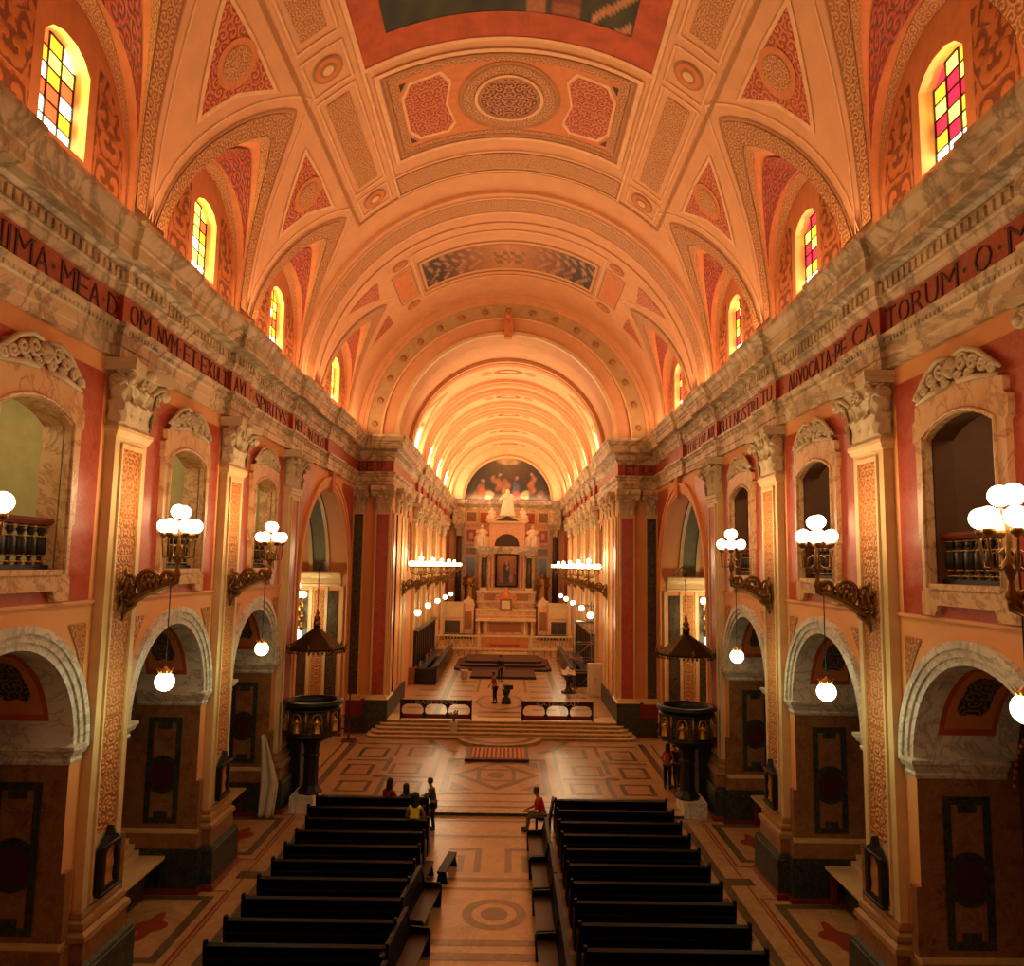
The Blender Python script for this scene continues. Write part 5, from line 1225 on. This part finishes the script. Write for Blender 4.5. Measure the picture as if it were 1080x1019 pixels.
for sg, nm in ((-1, 'beside the white drape'), (1, 'on the Advocata side')):
    tag(G().box(-.42, .42, -.6, .6, 0, .55).build('pulpit_block', M['white'], None, loc=(sg * 6.9, 28.3, 0), bevel=.01), 'white marble block carrying the pulpit ' + nm, 'plinth', 'pulpit blocks')
    g = G(); 
    for i in range(7): g.box(7.3 + i * .02, 7.85, 28.9 + i * .28, 29.2 + i * .28, .1, 2.6 - i * .35)
    tag(g.build('pulpit_stair', M['black'], None, flip=sg < 0), 'dark steps behind the pulpit ' + nm, 'stairs')
# draped linen
def drape(u, v):
    z = 2.75 * (1 - v) + .02; w = .10 + .42 * min(1, v * 1.7) - (.25 * max(0, v - .6)); x = -8.2 + w * u * 1.25
    return (x + .04 * sin(u * 17 + v * 2), 27.15 + .09 * sin(u * 13 + v * 3) , z)
g = G().grid(24, 16, drape); o = g.build('linen_drape', M['cloth']); tag(o, 'white linen cloth hung down the pilaster edge beside the pulpit', 'cloth'); so = o.modifiers.new('Solid', 'SOLIDIFY'); so.thickness = .02
# ------------------------------------------------------------------ bracket lamps
def scroll(g, c, r0, r1, tr, n, pl, a0, sg, rad): g.tube(spiral(c, r0, r1, tr, n, pl, a0, sg), rad, 6)
def bracket(label, loc, rz, grp, n=6, ring=.31, reach=1.12, up=2):
    """wall plate at x = 0, reaching toward -x; z is measured from the floor"""
    GR = .145
    t = thing('bracket_lamp', label, 'wall lamp', loc, rz, grp)
    g = G(); zz = 8.15
    scroll(g, (-.12, 0, zz - .3), .24, .04, 1.6, 22, (0, 2), 0, 1, .05); scroll(g, (-.12, 0, zz + .12), .18, .04, 1.4, 18, (0, 2), 0, -1, .045)
    g.tube([(-.03, 0, zz - .72), (-.09, 0, zz - .5), (-.03, 0, zz - .2), (-.1, 0, zz + .1), (-.03, 0, zz + .35)], [.02, .07, .09, .07, .02], 8)
    for sg in (-1, 1):
        scroll(g, (-.08, sg * .14, zz - .2), .12, .02, 1.4, 14, (1, 2), 0, sg, .03); scroll(g, (-.08, sg * .12, zz + .12), .1, .02, 1.4, 14, (1, 2), 0, -sg, .03)
        leaf(g, (-.05, sg * .08, zz - .55), (-1, 0, 0), (0, 1, 0), .3, .16, .12)
    g.build('wall_plate', M['bronze'], t)
    g = G(); lg = G()
    g.tube([(-.05, 0, zz - .35), (-.3, 0, zz - .25), (-.5, 0, zz - .12), (-.85, 0, zz + .02), (-reach, 0, zz + .12), (-reach - .02, 0, zz + .3)], [.10, .085, .08, .075, .07, .05], 8)
    scroll(g, (-.55, 0, zz + .12), .27, .03, 2.1, 34, (0, 2), -pi / 2, 1, .055); scroll(g, (-.92, 0, zz + .2), .17, .03, 1.5, 20, (0, 2), -pi / 2, -1, .05)
    for q in (-.22, -.42, -.75, -1.0):
        for sg in (-1, 1): leaf(lg, (q, sg * .05, zz - .16 + .2 * abs(q)), (-.5, sg * .8, 0), (.8, sg * .5, 0), .17, .11, .12)
    for a in range(6): b = 2 * pi * a / 6; lg.ball((-.55 + .11 * cos(b), -.05, zz + .12 + .11 * sin(b)), .05, 6, 5); lg.ball((-.55 + .11 * cos(b), .05, zz + .12 + .11 * sin(b)), .05, 6, 5)
    arm0 = g.build('scroll_arm', M['bronze'], t); lg.build('acanthus_foliage', M['bronze'], arm0)
    g = G(); cx = -reach
    g.lathe([(.02, 8.3), (.09, 8.4), (.05, 8.5), (.03, 8.6), (.07, 8.72), (.1, 8.8), (.05, 8.9), (.03, 9.2), (.05, 9.36), (.02, 9.42)], (cx, 0, 0), 10); g.build('stem', M['bronze'], t)
    for k in range(n):
        a = 2 * pi * k / n + .25; d = (cos(a), sin(a))
        g = G(); g.tube([(cx + d[0] * r_, d[1] * r_, z) for r_, z in ((.03, 8.85), (.15, 8.75), (.3, 8.78), (ring, 8.95), (ring + .02, 9.1), (ring, 9.2))], .02, 6); g.tube([(cx + d[0] * r_, d[1] * r_, z) for r_, z in ((.2, 8.77), (.2, 8.95), (.1, 9.02), (.08, 8.94))], .014, 5)
        g.lathe([(.02, 9.16), (.075, 9.22), (.08, 9.27), (.05, 9.28)], (cx + d[0] * ring, d[1] * ring, 0), 8); arm = g.build('lamp_arm', M['bronze'], t)
        G().ball((cx + d[0] * ring, d[1] * ring, 9.42), GR, 14, 10).build('globe', M['globe'], arm)
    for k in range(up):
        y = -.12 + .24 * k if up > 1 else 0
        g = G(); g.tube([(cx, 0, 9.3), (cx, y, 9.45), (cx, y, 9.58)], .02, 6); arm = g.build('lamp_arm', M['bronze'], t)
        G().ball((cx, y * 1.2, 9.72), GR, 14, 10).build('globe', M['globe'], arm)
    return t
br = None; gal = ['beside the bay nearest the gallery', 'between first and second balconies', 'between second and third balconies']
for s in (1, -1):
    for k in (0, 1, 2):
        a, b = PIL[k]; lab = 'gilt scroll wall lamp with lit globes, %s, %s' % (gal[k], WN[s])
        loc = (s * (XS - .02), (a + b) / 2, 0); rz = 0 if s > 0 else pi
        if br is None: br = bracket(lab, loc, rz, 'nave bracket lamps')
        else: dup(br, loc, rz, lab)
cb = None
for s in (1, -1):
    for k, y in enumerate([44.3, 52.2, 59.2, 66.2, 72.9]):
        lab = 'gilt chancel wall lamp with globe ring, %s from the arch, %s' % (['first', 'second', 'third', 'fourth', 'fifth'][k], ('window side' if s < 0 else 'scaffold side'))
        loc = (s * (5.96 if k == 0 else CS - .02), y, -.68); rz = 0 if s > 0 else pi
        if cb is None: cb = bracket(lab, loc, rz, 'chancel bracket lamps', n=10, ring=.6, up=1)
        else: dup(cb, loc, rz, lab, 'chancel bracket lamps')
def pendant(label, loc, top, grp):
    t = thing('pendant_globe', label, 'pendant lamp', loc, 0, grp)
    G().tube([(0, 0, .25), (0, 0, top)], .012, 5).build('cord', M['black'], t)
    g = G(); g.lathe([(.09, .14), (.12, .2), (.06, .25), (.02, .3)], (0, 0, 0), 10)
    for k in range(7): a = 2 * pi * k / 7; g.tube([(.1 * cos(a), .1 * sin(a), .17), (.17 * cos(a), .17 * sin(a), .27)], [.02, .004], 4)
    g.build('crown', M['gold'], t)
    G().ball((0, 0, 0), .195, 16, 12).build('globe', M['pend'], t)
    return t
pd = None; PTOP = 2.05
for s in (1, -1):
    for k in (0, 1, 2):
        a, b = PIL[k]; loc = (s * 6.82, (a + b) / 2, 6.22 if k else 7.0)
        lab = 'glowing globe hung on a cord %s, %s' % (gal[k], WN[s])
        if k == 0 and s < 0: continue
        if pd is None: pd = pendant(lab, loc, PTOP, 'pendant globes')
        else: dup(pd, loc, 0, lab)
for s in (1, -1):
    for k, y in enumerate([44.3, 52.2, 59.2, 66.2, 72.9]):
        dup(pd, (s * (4.95 if k == 0 else 5.2), y, 5.95), 0, 'glowing chancel globe on a cord, %s from the arch, %s' % (['first', 'second', 'third', 'fourth', 'fifth'][k], ('window side' if s < 0 else 'scaffold side')), 'chancel pendant globes')
# chapel lamps
for s in (1, -1):
    t = thing('chapel_lamp', 'cluster lamp with trailing gilt leaves inside the wide side chapel, %s' % WN[s], 'wall lamp', (s * 10.35, 39.3, 0), 0, 'chapel lamps')
    g = G(); g.tube([(0, 0, 5.3), (0, -.3, 5.5), (0, -.5, 6.0), (0, -.6, 6.9)], .04, 6)
    for k in range(9): leaf(g, (.2 * sin(k * 2.1), -.3, 5.3 + k * .17), (0, -1, 0), (1, 0, 0), .25, .16, .14)
    g.build('stem', M['gold'], t)
    for k in range(4):
        a = 2 * pi * k / 4; q = (.3 * cos(a), -.6 + .3 * sin(a)); arm = G().tube([(0, -.6, 6.7), (q[0], q[1], 6.75), (q[0], q[1], 6.95)], .02, 5).build('lamp_arm', M['bronze'], t); G().ball((q[0], q[1], 7.1), .17, 10, 8).build('globe', M['globe'], arm)
    G().ball((0, -.7, 7.55), .17, 10, 8).build('globe', M['globe'], t); G().ball((-.1 * s, -.6, 5.12), .22, 10, 8).build('globe', M['pend'], t)

# ------------------------------------------------------------------ chancel furniture
t = thing('altar_platform', 'brown carpeted stepped platform in the middle of the chancel', 'platform', (-.1, 60, .8))
def oct_(x, y0, y1, c): return [(-x + c, y0), (x - c, y0), (x, y0 + c), (x, y1 - c), (x - c, y1), (-x + c, y1), (-x, y1 - c), (-x, y0 + c)]
G().prism(oct_(3.7, -1.5, 5.5, .5), 0, .17, 'z').build('lower_tier', M['carpet'], t); G().prism(oct_(3.3, -.6, 5.2, .5), .17, .34, 'z').build('middle_tier', M['carpet'], t); G().prism(oct_(3.0, .5, 5.0, .4), .34, .51, 'z').build('upper_tier', M['carpet'], t)
G().box(-2.25, 2.35, -5.4, -1.2, 0, .17).build('front_tier', M['carpet'], t)
for (x0, x1, y0, y1, z0, z1) in ((-2.27, 2.37, -5.43, -5.4, 0, .15), (-3.3, 3.3, -1.53, -1.5, 0, .16), (-2.9, 2.9, -.63, -.6, .17, .33), (-2.6, 2.6, .47, .5, .34, .5)): G().box(x0, x1, y0, y1, z0, z1).build('black_edge', M['black'], t)
for s in (-1, 1):
    nm = 'window side' if s < 0 else 'behind the scaffold'
    t = thing('choir_stall', 'long dark wooden choir stall with tall back, ' + nm, 'choir stall', (0, 0, .8), 0, 'choir stalls'); f = s < 0
    G().box(5.95, 6.1, 51.8, 66.0, 0, 3.3).build('tall_back', M['dkwood'], t, f)
    g = G(); [g.box(5.9, 5.95, 52 + i * 1.17, 52.12 + i * 1.17, .9, 3.2) for i in range(12)]; g.build('back_stile_pattern', M['dkwood'], t, f)
    G().prism([(5.85, 3.3), (6.15, 3.3), (6.15, 3.5), (5.75, 3.45)], 51.7, 66.1, 'y').build('cornice', M['dkwood'], t, f)
    G().box(5.5, 5.95, 51.8, 66.0, .55, .65).build('seat', M['dkwood'], t, f)
    G().box(4.5, 6.1, 51.5, 66.2, 0, .16).build('footboard', M['dkwood'], t, f)
    G().box(4.45, 4.57, 51.8, 66.0, .16, 1.15).build('desk_front', M['dkwood'], t, f)
    G().prism([(4.4, 1.15), (4.85, 1.02), (4.85, 1.06), (4.4, 1.2)], 51.8, 66.0, 'y').build('desk_top', M['wood2'], t, f)
    G().box(4.57, 5.9, 51.8, 51.95, .16, 1.0).build('end_panel', M['dkwood'], t, f)
# purple banner barriers
def barrier(label, xc):
    t = thing('banner_barrier', label, 'barrier', (xc, 39.95 + .35, .8), 0, 'banner barriers'); w = 1.82
    g = G(); outer = [(-w, .04), (w, .04), (w, .98), (-w, .98)]
    holes = []
    for k in (-1, 0, 1):
        c = k * 1.2; holes.append([(c + q * .56, z) for q, z in ((-1, .36), (-.98, .55), (-.8, .70), (-.5, .76), (.5, .76), (.8, .70), (.98, .55), (1, .36), (.85, .26), (-.85, .26))])
    g.patch([outer] + holes, lambda x, z: (x, 0, z)); o = g.build('banner', M['banner'], t); m = o.modifiers.new('Solid', 'SOLIDIFY'); m.thickness = .03
    g = G(); [g.box(c - .5, c + .5, -.05, -.02, .08, .25) for c in (-1.2, 0, 1.2)]; g.build('red_stripe_pattern', M['banner_red'], o)
    g = G(); inscription(g, 'CATEDRAL', (-1.1, -.045), (1.1, -.045), .79, .15, (0, -1), .8); g.build('lettering', M['cloth'], o)
    for x in (-w, w): G().box(x - .03, x + .03, -.02, .04, 0, 1.0).build('post', M['black'], t); G().box(x - .03, x + .03, -.2, .2, 0, .03).build('foot', M['black'], t)
    return t
barrier('dark purple banner barrier lettered CATEDRAL with three openings, beside the potted plant', -3.4); barrier('dark purple banner barrier lettered CATEDRAL with three openings, in front of the lectern', 2.85)
# striped kneeling step, pot, bucket, lectern, cabinet, scaffold, cross stand
t = thing('striped_rug_step', 'small low step with a red and gold striped rug before the chancel stairs', 'step', (-.17, 35.85, .1))
G().box(-1.42, 1.42, -1.15, 1.15, 0, .12).build('base', M['dbrown'], t)
g = G(); [g.box(-1.14 + i * .19, -1.04 + i * .19, -.95, .9, .12, .135) for i in range(13)]; G().box(-1.2, 1.2, -.98, .93, .118, .13).build('rug', M['banner_red'], t); M['ochre'] = plain('ochre_stripe', 'D89848', .9); g.build('rug_stripe', M['ochre'], t)
t = thing('potted_plant', 'white pot with sparse reddish plant on the chancel steps', 'plant', (-2.4, 39.3, .38)); G().lathe([(.14, 0), (.2, .45), (.22, .5), (.18, .5), (.16, .4), (.001, .4)], (0, 0, 0), 14).build('pot', M['plastic'], t)
g = G(); rnd = random.Random(3); M['plant'] = plain('reddish_leaves', '5A3A20', .6)
for k in range(14): a = k * 2.4; g.tube([(0, 0, .4), (.08 * cos(a), .08 * sin(a), .7), (.2 * cos(a), .2 * sin(a), .85 + .1 * (k % 3))], [.012, .01, .03], 4)
g.build('foliage', M['plant'], t)
t = thing('waste_bucket', 'white round bucket on the chancel floor by the carpeted platform', 'bucket', (-2.75, 54.3, .8)); G().lathe([(.001, .02), (.22, 0), (.28, .6), (.3, .62), (.26, .6), (.2, .05)], (0, 0, 0), 14).build('body', M['plastic'], t)
t = thing('lectern', 'dark lectern with white cloth and open book near the scaffold', 'lectern', (4.1, 49.2, .8))
G().prism(oct_(.42, -.35, .35, .15), 0, .12, 'z').build('base', M['black'], t); G().lathe([(.3, .12), (.14, .3), (.13, .7), (.3, .95), (.4, 1.1)], (0, 0, 0), 10).build('column', M['dkwood'], t)
G().prism([(-.35, 1.05), (.3, 1.25), (.3, 1.3), (-.35, 1.1)], -.45, .45, 'x').build('book_rest', M['dkwood'], t); g = G().grid(12, 10, lambda u, v: ((u * 2 - 1) * (.42 - .0 * v), -.42 + .72 * v, 1.16 + .20 * v + .25 * max(0, 1 - abs(u * 2 - 1) * 2.2) * (1 if v > .3 else .3) + .02 * sin(u * 20))); g.build('cloth_cover', M['cloth'], t)
t = thing('cabinet', 'tall white metal cabinet standing by the chancel pier and scaffold', 'cabinet', (5.62, 48.0, .8)); G().box(-.42, .42, -.2, .2, 0, 2.0).build('body', M['plastic'], t, bevel=.01)
for x in (-.2, .2): d = G().box(x - .18, x + .18, -.23, -.2, .08, 1.92).build('door', M['plastic'], t); G().box(x * .2 - .015, x * .2 + .015, -.26, -.23, 1.0, 1.15).build('handle', M['metal'], d)
t = thing('scaffold_tower', 'tubular metal scaffold tower in front of the choir stall', 'scaffold', (5.1, 50.2, .8))
for x in (-.55, .6):
    for y in (-.7, .7): G().tube([(x, y, 0), (x, y, 5.6)], .03, 6).build('upright', M['metal'], t)
for z in (1.2, 2.0, 3.0, 4.3, 5.4):
    for y in (-.7, .7): G().tube([(-.55, y, z), (.6, y, z)], .025, 5).build('crossbar', M['metal'], t)
    for x in (-.55, .6): G().tube([(x, -.7, z), (x, .7, z)], .025, 5).build('crossbar', M['metal'], t)
for z in (0, 2.0, 3.6): G().tube([(-.55, -.7, z + .1), (.6, -.7, z + 1.3)], .02, 5).build('diagonal_brace', M['metal'], t)
G().box(-.55, .6, -.7, .7, 4.35, 4.4).build('platform_board', M['wood2'], t)
t = thing('processional_cross_stand', 'thin reddish wooden cross on a low stand beside the chancel steps', 'cross', (-7.45, 38.3, .1)); M['redwood'] = plain('red_brown_wood', '5A1C12', .5)
G().box(-.04, .04, -.03, .03, 0, 2.3).build('upright', M['redwood'], t); G().box(-.55, .55, -.03, .03, 1.15, 1.22).build('crossbar', M['redwood'], t); G().box(-.3, .3, -.3, .3, 0, .06).build('base', M['redwood'], t); G().box(-.5, .5, -.02, .02, .55, .6).build('lower_bar', M['redwood'], t)
t = thing('drum_stool', 'squat dark stool heaped with black cases beside the standing man in the chancel', 'stool', (.2, 45.1, .8)); G().lathe([(.3, 0), (.24, .3), (.1, .4), (.22, .6), (.26, .8), (.001, .82)], (0, 0, 0), 12).build('body', M['black'], t); G().box(-.1, .4, -.2, .1, .82, 1.05).build('case', M['black'], t, bevel=.03); G().ball((-.1, 0, 1.0), .13, 10, 8).build('metal_bowl', M['metal'], t)
# ------------------------------------------------------------------ people
def skinobj(name, joints, bones, mat, parent, sub=1, root=0):
    """joints: [(x, y, z, r)], bones: [(a, b)] grown into one smooth surface"""
    me = bpy.data.meshes.new(name); me.from_pydata([j[:3] for j in joints], bones, []); o = bpy.data.objects.new(name, me); C.objects.link(o)
    m = o.modifiers.new('Skin', 'SKIN'); m.use_smooth_shade = True
    sv = me.skin_vertices[0].data
    for i, j in enumerate(joints):
        r = j[3]; sv[i].radius = (r if isinstance(r, tuple) else (r, r)); sv[i].use_root = (i == root)
    s_ = o.modifiers.new('Subdivision', 'SUBSURF'); s_.levels = sub; s_.render_levels = sub
    me.materials.append(mat); o.parent = parent; return o
def cloth_mat(n, c):
    if n not in M: M[n] = plain(n, c, .85, var=.1, bmp=.2)
    return M[n]
def person(label, loc, rz, shirt, legs_c, pose='stand', hair='short', scale=1.0, sleeves=True, lean=0.0):
    """faces -y in its own frame"""
    t = thing('person', label, 'person', loc, rz); t.scale = (scale,) * 3
    sit = pose == 'sit'; hz = .50 if sit else .93
    J = []; B = []
    def j(x, y, z, r): J.append((x, y, z, r)); return len(J) - 1
    ly = -.10 - lean
    pel = j(0, 0, hz, .12); ab = j(0, .0 + ly * .2, hz + .16, .115); ch = j(0, ly * .6, hz + .36, .125); nk0 = j(0, ly * .9, hz + .52, .07); nk = j(0, ly * 1.0, hz + .60, .052); hd0 = j(0, ly * 1.2 - .02, hz + .68, .075); hd = j(0, ly * 1.3 - .02, hz + .76, .092); ht = j(0, ly * 1.3 - .01, hz + .83, .07)
    B += [(pel, ab), (ab, ch), (ch, nk0), (nk0, nk), (nk, hd0), (hd0, hd), (hd, ht)]
    nose = j(0, ly * 1.3 - .115, hz + .735, .013); B.append((hd, nose))
    sh = {}; limb = {}
    for sg in (-1, 1):
        s0 = j(sg * .17, ly * .85, hz + .48, .058); B.append((nk0, s0))
        if pose == 'stand': e = (sg * .235, .02 + ly, hz + .22, .040); wv = (sg * .20, -.16 + ly, hz + .04, .030)
        elif pose == 'fold': e = (sg * .24, -.06 + ly, hz + .24, .040); wv = (sg * .06, -.24 + ly, hz + .26, .030)
        else: e = (sg * .24, -.08 + ly, hz + .22, .040); wv = (sg * .12, -.34 + ly, hz + .14, .030)
        e_ = j(*e); w_ = j(*wv); B += [(s0, e_), (e_, w_)]
        d = Vector(wv[:3]) - Vector(e[:3]); d.normalize(); pm = j(wv[0] + d.x * .05, wv[1] + d.y * .05, wv[2] + d.z * .05, .026); B.append((w_, pm))
        side = d.cross(Vector((0, 0, 1))); side = side.normalized() if side.length > .1 else Vector((1, 0, 0))
        for f in range(4):
            o_ = (f - 1.5) * .021; L_ = (.062, .072, .068, .052)[f]; b0 = Vector((wv[0], wv[1], wv[2])) + d * .075 + side * o_
            k1 = j(*b0, .009); k2 = j(*(b0 + d * L_ * .6 + Vector((0, 0, -.012))), .008); k3 = j(*(b0 + d * L_ * .9 + Vector((0, 0, -.035))), .006); B += [(pm, k1), (k1, k2), (k2, k3)]
        b0 = Vector((wv[0], wv[1], wv[2])) + d * .03 - side * sg * .032; k1 = j(*b0, .010); k2 = j(*(b0 + d * .045 - side * sg * .02), .008); B += [(pm, k1), (k1, k2)]
        hp = j(sg * .09, 0, hz - .05, .088); B.append((pel, hp))
        if sit: kn = j(sg * .12, -.44, hz + .02, .062); an = j(sg * (.12 + .02 * sg), -.50, .09, .040); toe = j(sg * .13, -.66, .045, .032)
        else: kn = j(sg * .10, -.02, .50, .062); an = j(sg * .10, .02 + .03 * sg, .09, .040); toe = j(sg * .12, -.15, .04, .034)
        B += [(hp, kn), (kn, an), (an, toe)]; limb[sg] = (hp, kn, an, toe, s0, e_, w_)
    skinobj('body', J, B, M['skin'], t)
    # shirt
    def sub_(ids, bones, add, name, mat, scale_last=None):
        JJ = [(J[i][0], J[i][1], J[i][2], J[i][3] + add) for i in ids]; mp = {i: k for k, i in enumerate(ids)}
        return skinobj(name, JJ, [(mp[a], mp[b]) for a, b in bones], mat, t)
    ids = [ch, ab, pel, nk0]; bn = [(pel, ab), (ab, ch), (ch, nk0)]
    for sg in (-1, 1):
        hp, kn, an, toe, s0, e_, w_ = limb[sg]; ids += [s0]; bn += [(nk0, s0)]
        if sleeves: ids += [e_]; bn += [(s0, e_)]
        if sleeves == 2: ids += [w_]; bn += [(e_, w_)]
    sub_(ids, bn, .016, 'shirt', shirt)
    ids = [pel]; bn = []
    for sg in (-1, 1): hp, kn, an, *_ = limb[sg]; ids += [hp, kn, an]; bn += [(pel, hp), (hp, kn), (kn, an)]
    sub_(ids, bn, .014, 'trousers', legs_c)
    for sg in (-1, 1):
        an, toe = limb[sg][2], limb[sg][3]; A, T = J[an], J[toe]
        g = G(); g.tube([(A[0], A[1] + .05, .05), (A[0], A[1], .06), (T[0], T[1] + .03, .05), (T[0], T[1] - .03, .035)], [.035, .05, .048, .025], 8); g.build('shoe', M['black'], t)
    H = J[hd]
    g = G(); g.lathe([(.001, .125), (.06, .115), (.098, .07), (.108, .02), (.104, -.03), (.085, -.07)], (H[0], H[1] + .018, H[2]), 14)
    n0 = len(g.v)
    for i in range(n0):      # keep the face clear
        x, y, z = g.v[i]
        if y < H[1] - .055 and z < H[2] + .05: g.v[i] = (x, H[1] - .05, max(z, H[2] + .045))
    if hair == 'long': g.grid(10, 8, lambda u, v: (H[0] + .105 * (1 + .1 * v) * cos(pi * u), H[1] + .02 + .10 * sin(pi * u) + .05 * v, H[2] + .03 - .42 * v)); g.grid(10, 8, lambda u, v: (H[0] + .08 * cos(pi * u), H[1] + .0 + .04 * sin(pi * u) + .05 * v, H[2] + .03 - .40 * v))
    g.build('hair', M['hair'], t)
    g = G(); [g.ball((H[0] + sg * .03, H[1] - .086, H[2] + .008), .011, 6, 5) for sg in (-1, 1)]; g.build('eye', M['black'], t)
    g = G(); g.tube([(H[0] - .02, H[1] - .09, H[2] - .055), (H[0], H[1] - .096, H[2] - .055), (H[0] + .02, H[1] - .09, H[2] - .055)], .006, 5); g.build('mouth', M['banner_red'], t)
    for sg in (-1, 1): G().ball((H[0] + sg * .093, H[1] + .01, H[2]), .022, 6, 5, 1.3).build('ear', M['skin'], t)
    return t
denim = cloth_mat('dark_denim', '1A2230'); khaki = cloth_mat('grey_trousers', '5A5246'); dk = cloth_mat('black_trousers', '0E0C10')
person('seated man in red shirt and grey trousers beside the aisle, head bowed', (1.48, 26.3, 0), R(-90), cloth_mat('red_shirt', 'B01820'), khaki, 'sit', 'short', 1.02, True, .06)
person('person in yellow top with long dark hair seated in the pews, seen from behind', (-2.55, 24.45, .05), R(180), cloth_mat('yellow_top', 'D8D020'), denim, 'sit', 'long', 1.17, False)
person('standing person in grey shirt at the pew end, arm reaching forward', (-2.14, 26.25, 0), R(-90), cloth_mat('grey_shirt', '4A4038'), dk, 'fold', 'short', .92, 2)
person('person in dark red top with long dark hair seated in the front pew', (-3.72, 26.5, .05), R(150), cloth_mat('dark_red_top', '7A1418'), denim, 'sit', 'long', 1.08, 2)
person('person in blue grey top with long hair seated in the front pew', (-3.06, 26.5, .02), R(200), cloth_mat('blue_grey_top', '3C4448'), denim, 'sit', 'long', .98, 2)
person('standing person with black top and red waist beside the pulpit on the Advocata side', (6.6, 31.0, .1), R(160), cloth_mat('coral_top', 'B03A30'), dk, 'stand', 'long', .95, False)
person('person in blue jeans half hidden behind the pulpit stem', (7.0, 31.2, .1), R(-150), cloth_mat('dark_blue_top', '141C28'), cloth_mat('blue_jeans', '2C4454'), 'stand', 'short', .95, 2)
person('standing man in orange and dark clothes on the chancel floor medallion', (-.45, 45.1, .8), R(-60), cloth_mat('dull_orange_shirt', '8A4430'), dk, 'stand', 'short', 1.0, True)
person('dark clothed person standing before the carpeted platform', (-.25, 53.4, .8), R(20), cloth_mat('navy_top', '101420'), dk, 'stand', 'short', 1.0, 2)
# ------------------------------------------------------------------ light
def area(name, loc, rot, sx, sy, e, col, spread=pi):
    l = bpy.data.lights.new(name, 'AREA'); l.shape = 'RECTANGLE'; l.size = sx; l.size_y = sy; l.energy = e; l.color = col; l.spread = spread
    o = bpy.data.objects.new(name, l); C.objects.link(o); o.location = loc; o.rotation_euler = rot; return o
def point(name, loc, e, col, r=.2):
    l = bpy.data.lights.new(name, 'POINT'); l.energy = e; l.color = col; l.shadow_soft_size = r; o = bpy.data.objects.new(name, l); C.objects.link(o); o.location = loc; return o
WARM = (1, .56, .29); OR = (1, .42, .15); YW = (1, .78, .42)
for s in (1, -1):
    # unseen fill strips added above the cornice to brighten the vault
    for y0, y1, e in ((6, 14, 170), (14, 22, 240), (22, 30, 360), (30.6, 39.5, 440)):
        area('vault_fill_light', (s * 7.45, (y0 + y1) / 2, 15.62), (0, R(180 + s * -28), 0), .25, y1 - y0, e, WARM)
    for y in (49.6, 57.1, 64.1, 71.9, 79): area('chancel_vault_fill_light', (s * 5.6, y, 15.6), (0, R(180 + s * -30), 0), .25, 4.0, 800 if s < 0 else 520, (1, .66, .34))  # added fill for the chancel vault
    # bracket lamps throw most of the wall light
    for k in range(3): a, b = PIL[k]; point('bracket_lamp_light', (s * 6.5, (a + b) / 2, 10.1), (100, 180, 260)[k], (1, .64, .32), .35)
    for k, y in enumerate([44.3, 52.2, 59.2, 66.2, 72.9]): point('chancel_lamp_light', (s * 4.6, y, 9.4), 230, (1, .72, .38), .4); point('chancel_pendant_light', (s * 4.95, y - .5, 5.6), 45, YW, .25)
    for k in range(1, 3): a, b = PIL[k]; point('pendant_light', (s * 6.6, (a + b) / 2 - .3, 5.85), 52, (.9, 1, .58), .2)
    point('pendant_light', (s * 6.6, 9.6, 6.5), 30, (.9, 1, .58), .2)
    point('chapel_lamp_light', (s * 10.0, 37.8, 6.2), 190, YW, .3)
for b in BC: area('tribune_light', (-10.6, b, 12.7), (0, 0, 0), 2.4, 3, 210, (1, .85, .5)); area('tribune_light', (10.6, b, 12.7), (0, 0, 0), 2.4, 3, 200, (1, .7, .4))
area('end_wall_fill_light', (0, YB - .35, 16.0), (R(180 - 20), 0, 0), 9, .25, 260, (1, .72, .42))  # unseen fill added to wash the end wall, not a fitted lamp
for s in (1, -1):
    for yc in LUN[1:]: area('window_daylight', (s * (RV + .20), yc, 17.25), (0, R(90 * s), 0), 1.7, 1.1, 80 if s < 0 else 45, (1, .74, .20) if s < 0 else (1, .38, .20))
w = bpy.data.worlds.new('world'); SC.world = w; w.use_nodes = True; w.node_tree.nodes['Background'].inputs[0].default_value = (1, .6, .35, 1); w.node_tree.nodes['Background'].inputs[1].default_value = .05
SC.view_settings.view_transform = 'Standard'; SC.view_settings.look = 'None'; SC.view_settings.gamma = 1; SC.view_settings.exposure = -0.62; SC.view_settings.use_curve_mapping = False
SC.render.film_transparent = False
cy = SC.cycles; cy.use_denoising = True; cy.max_bounces = 6; cy.diffuse_bounces = 4; cy.glossy_bounces = 3; cy.sample_clamp_indirect = 4; cy.caustics_reflective = False; cy.caustics_refractive = False; cy.use_light_tree = True
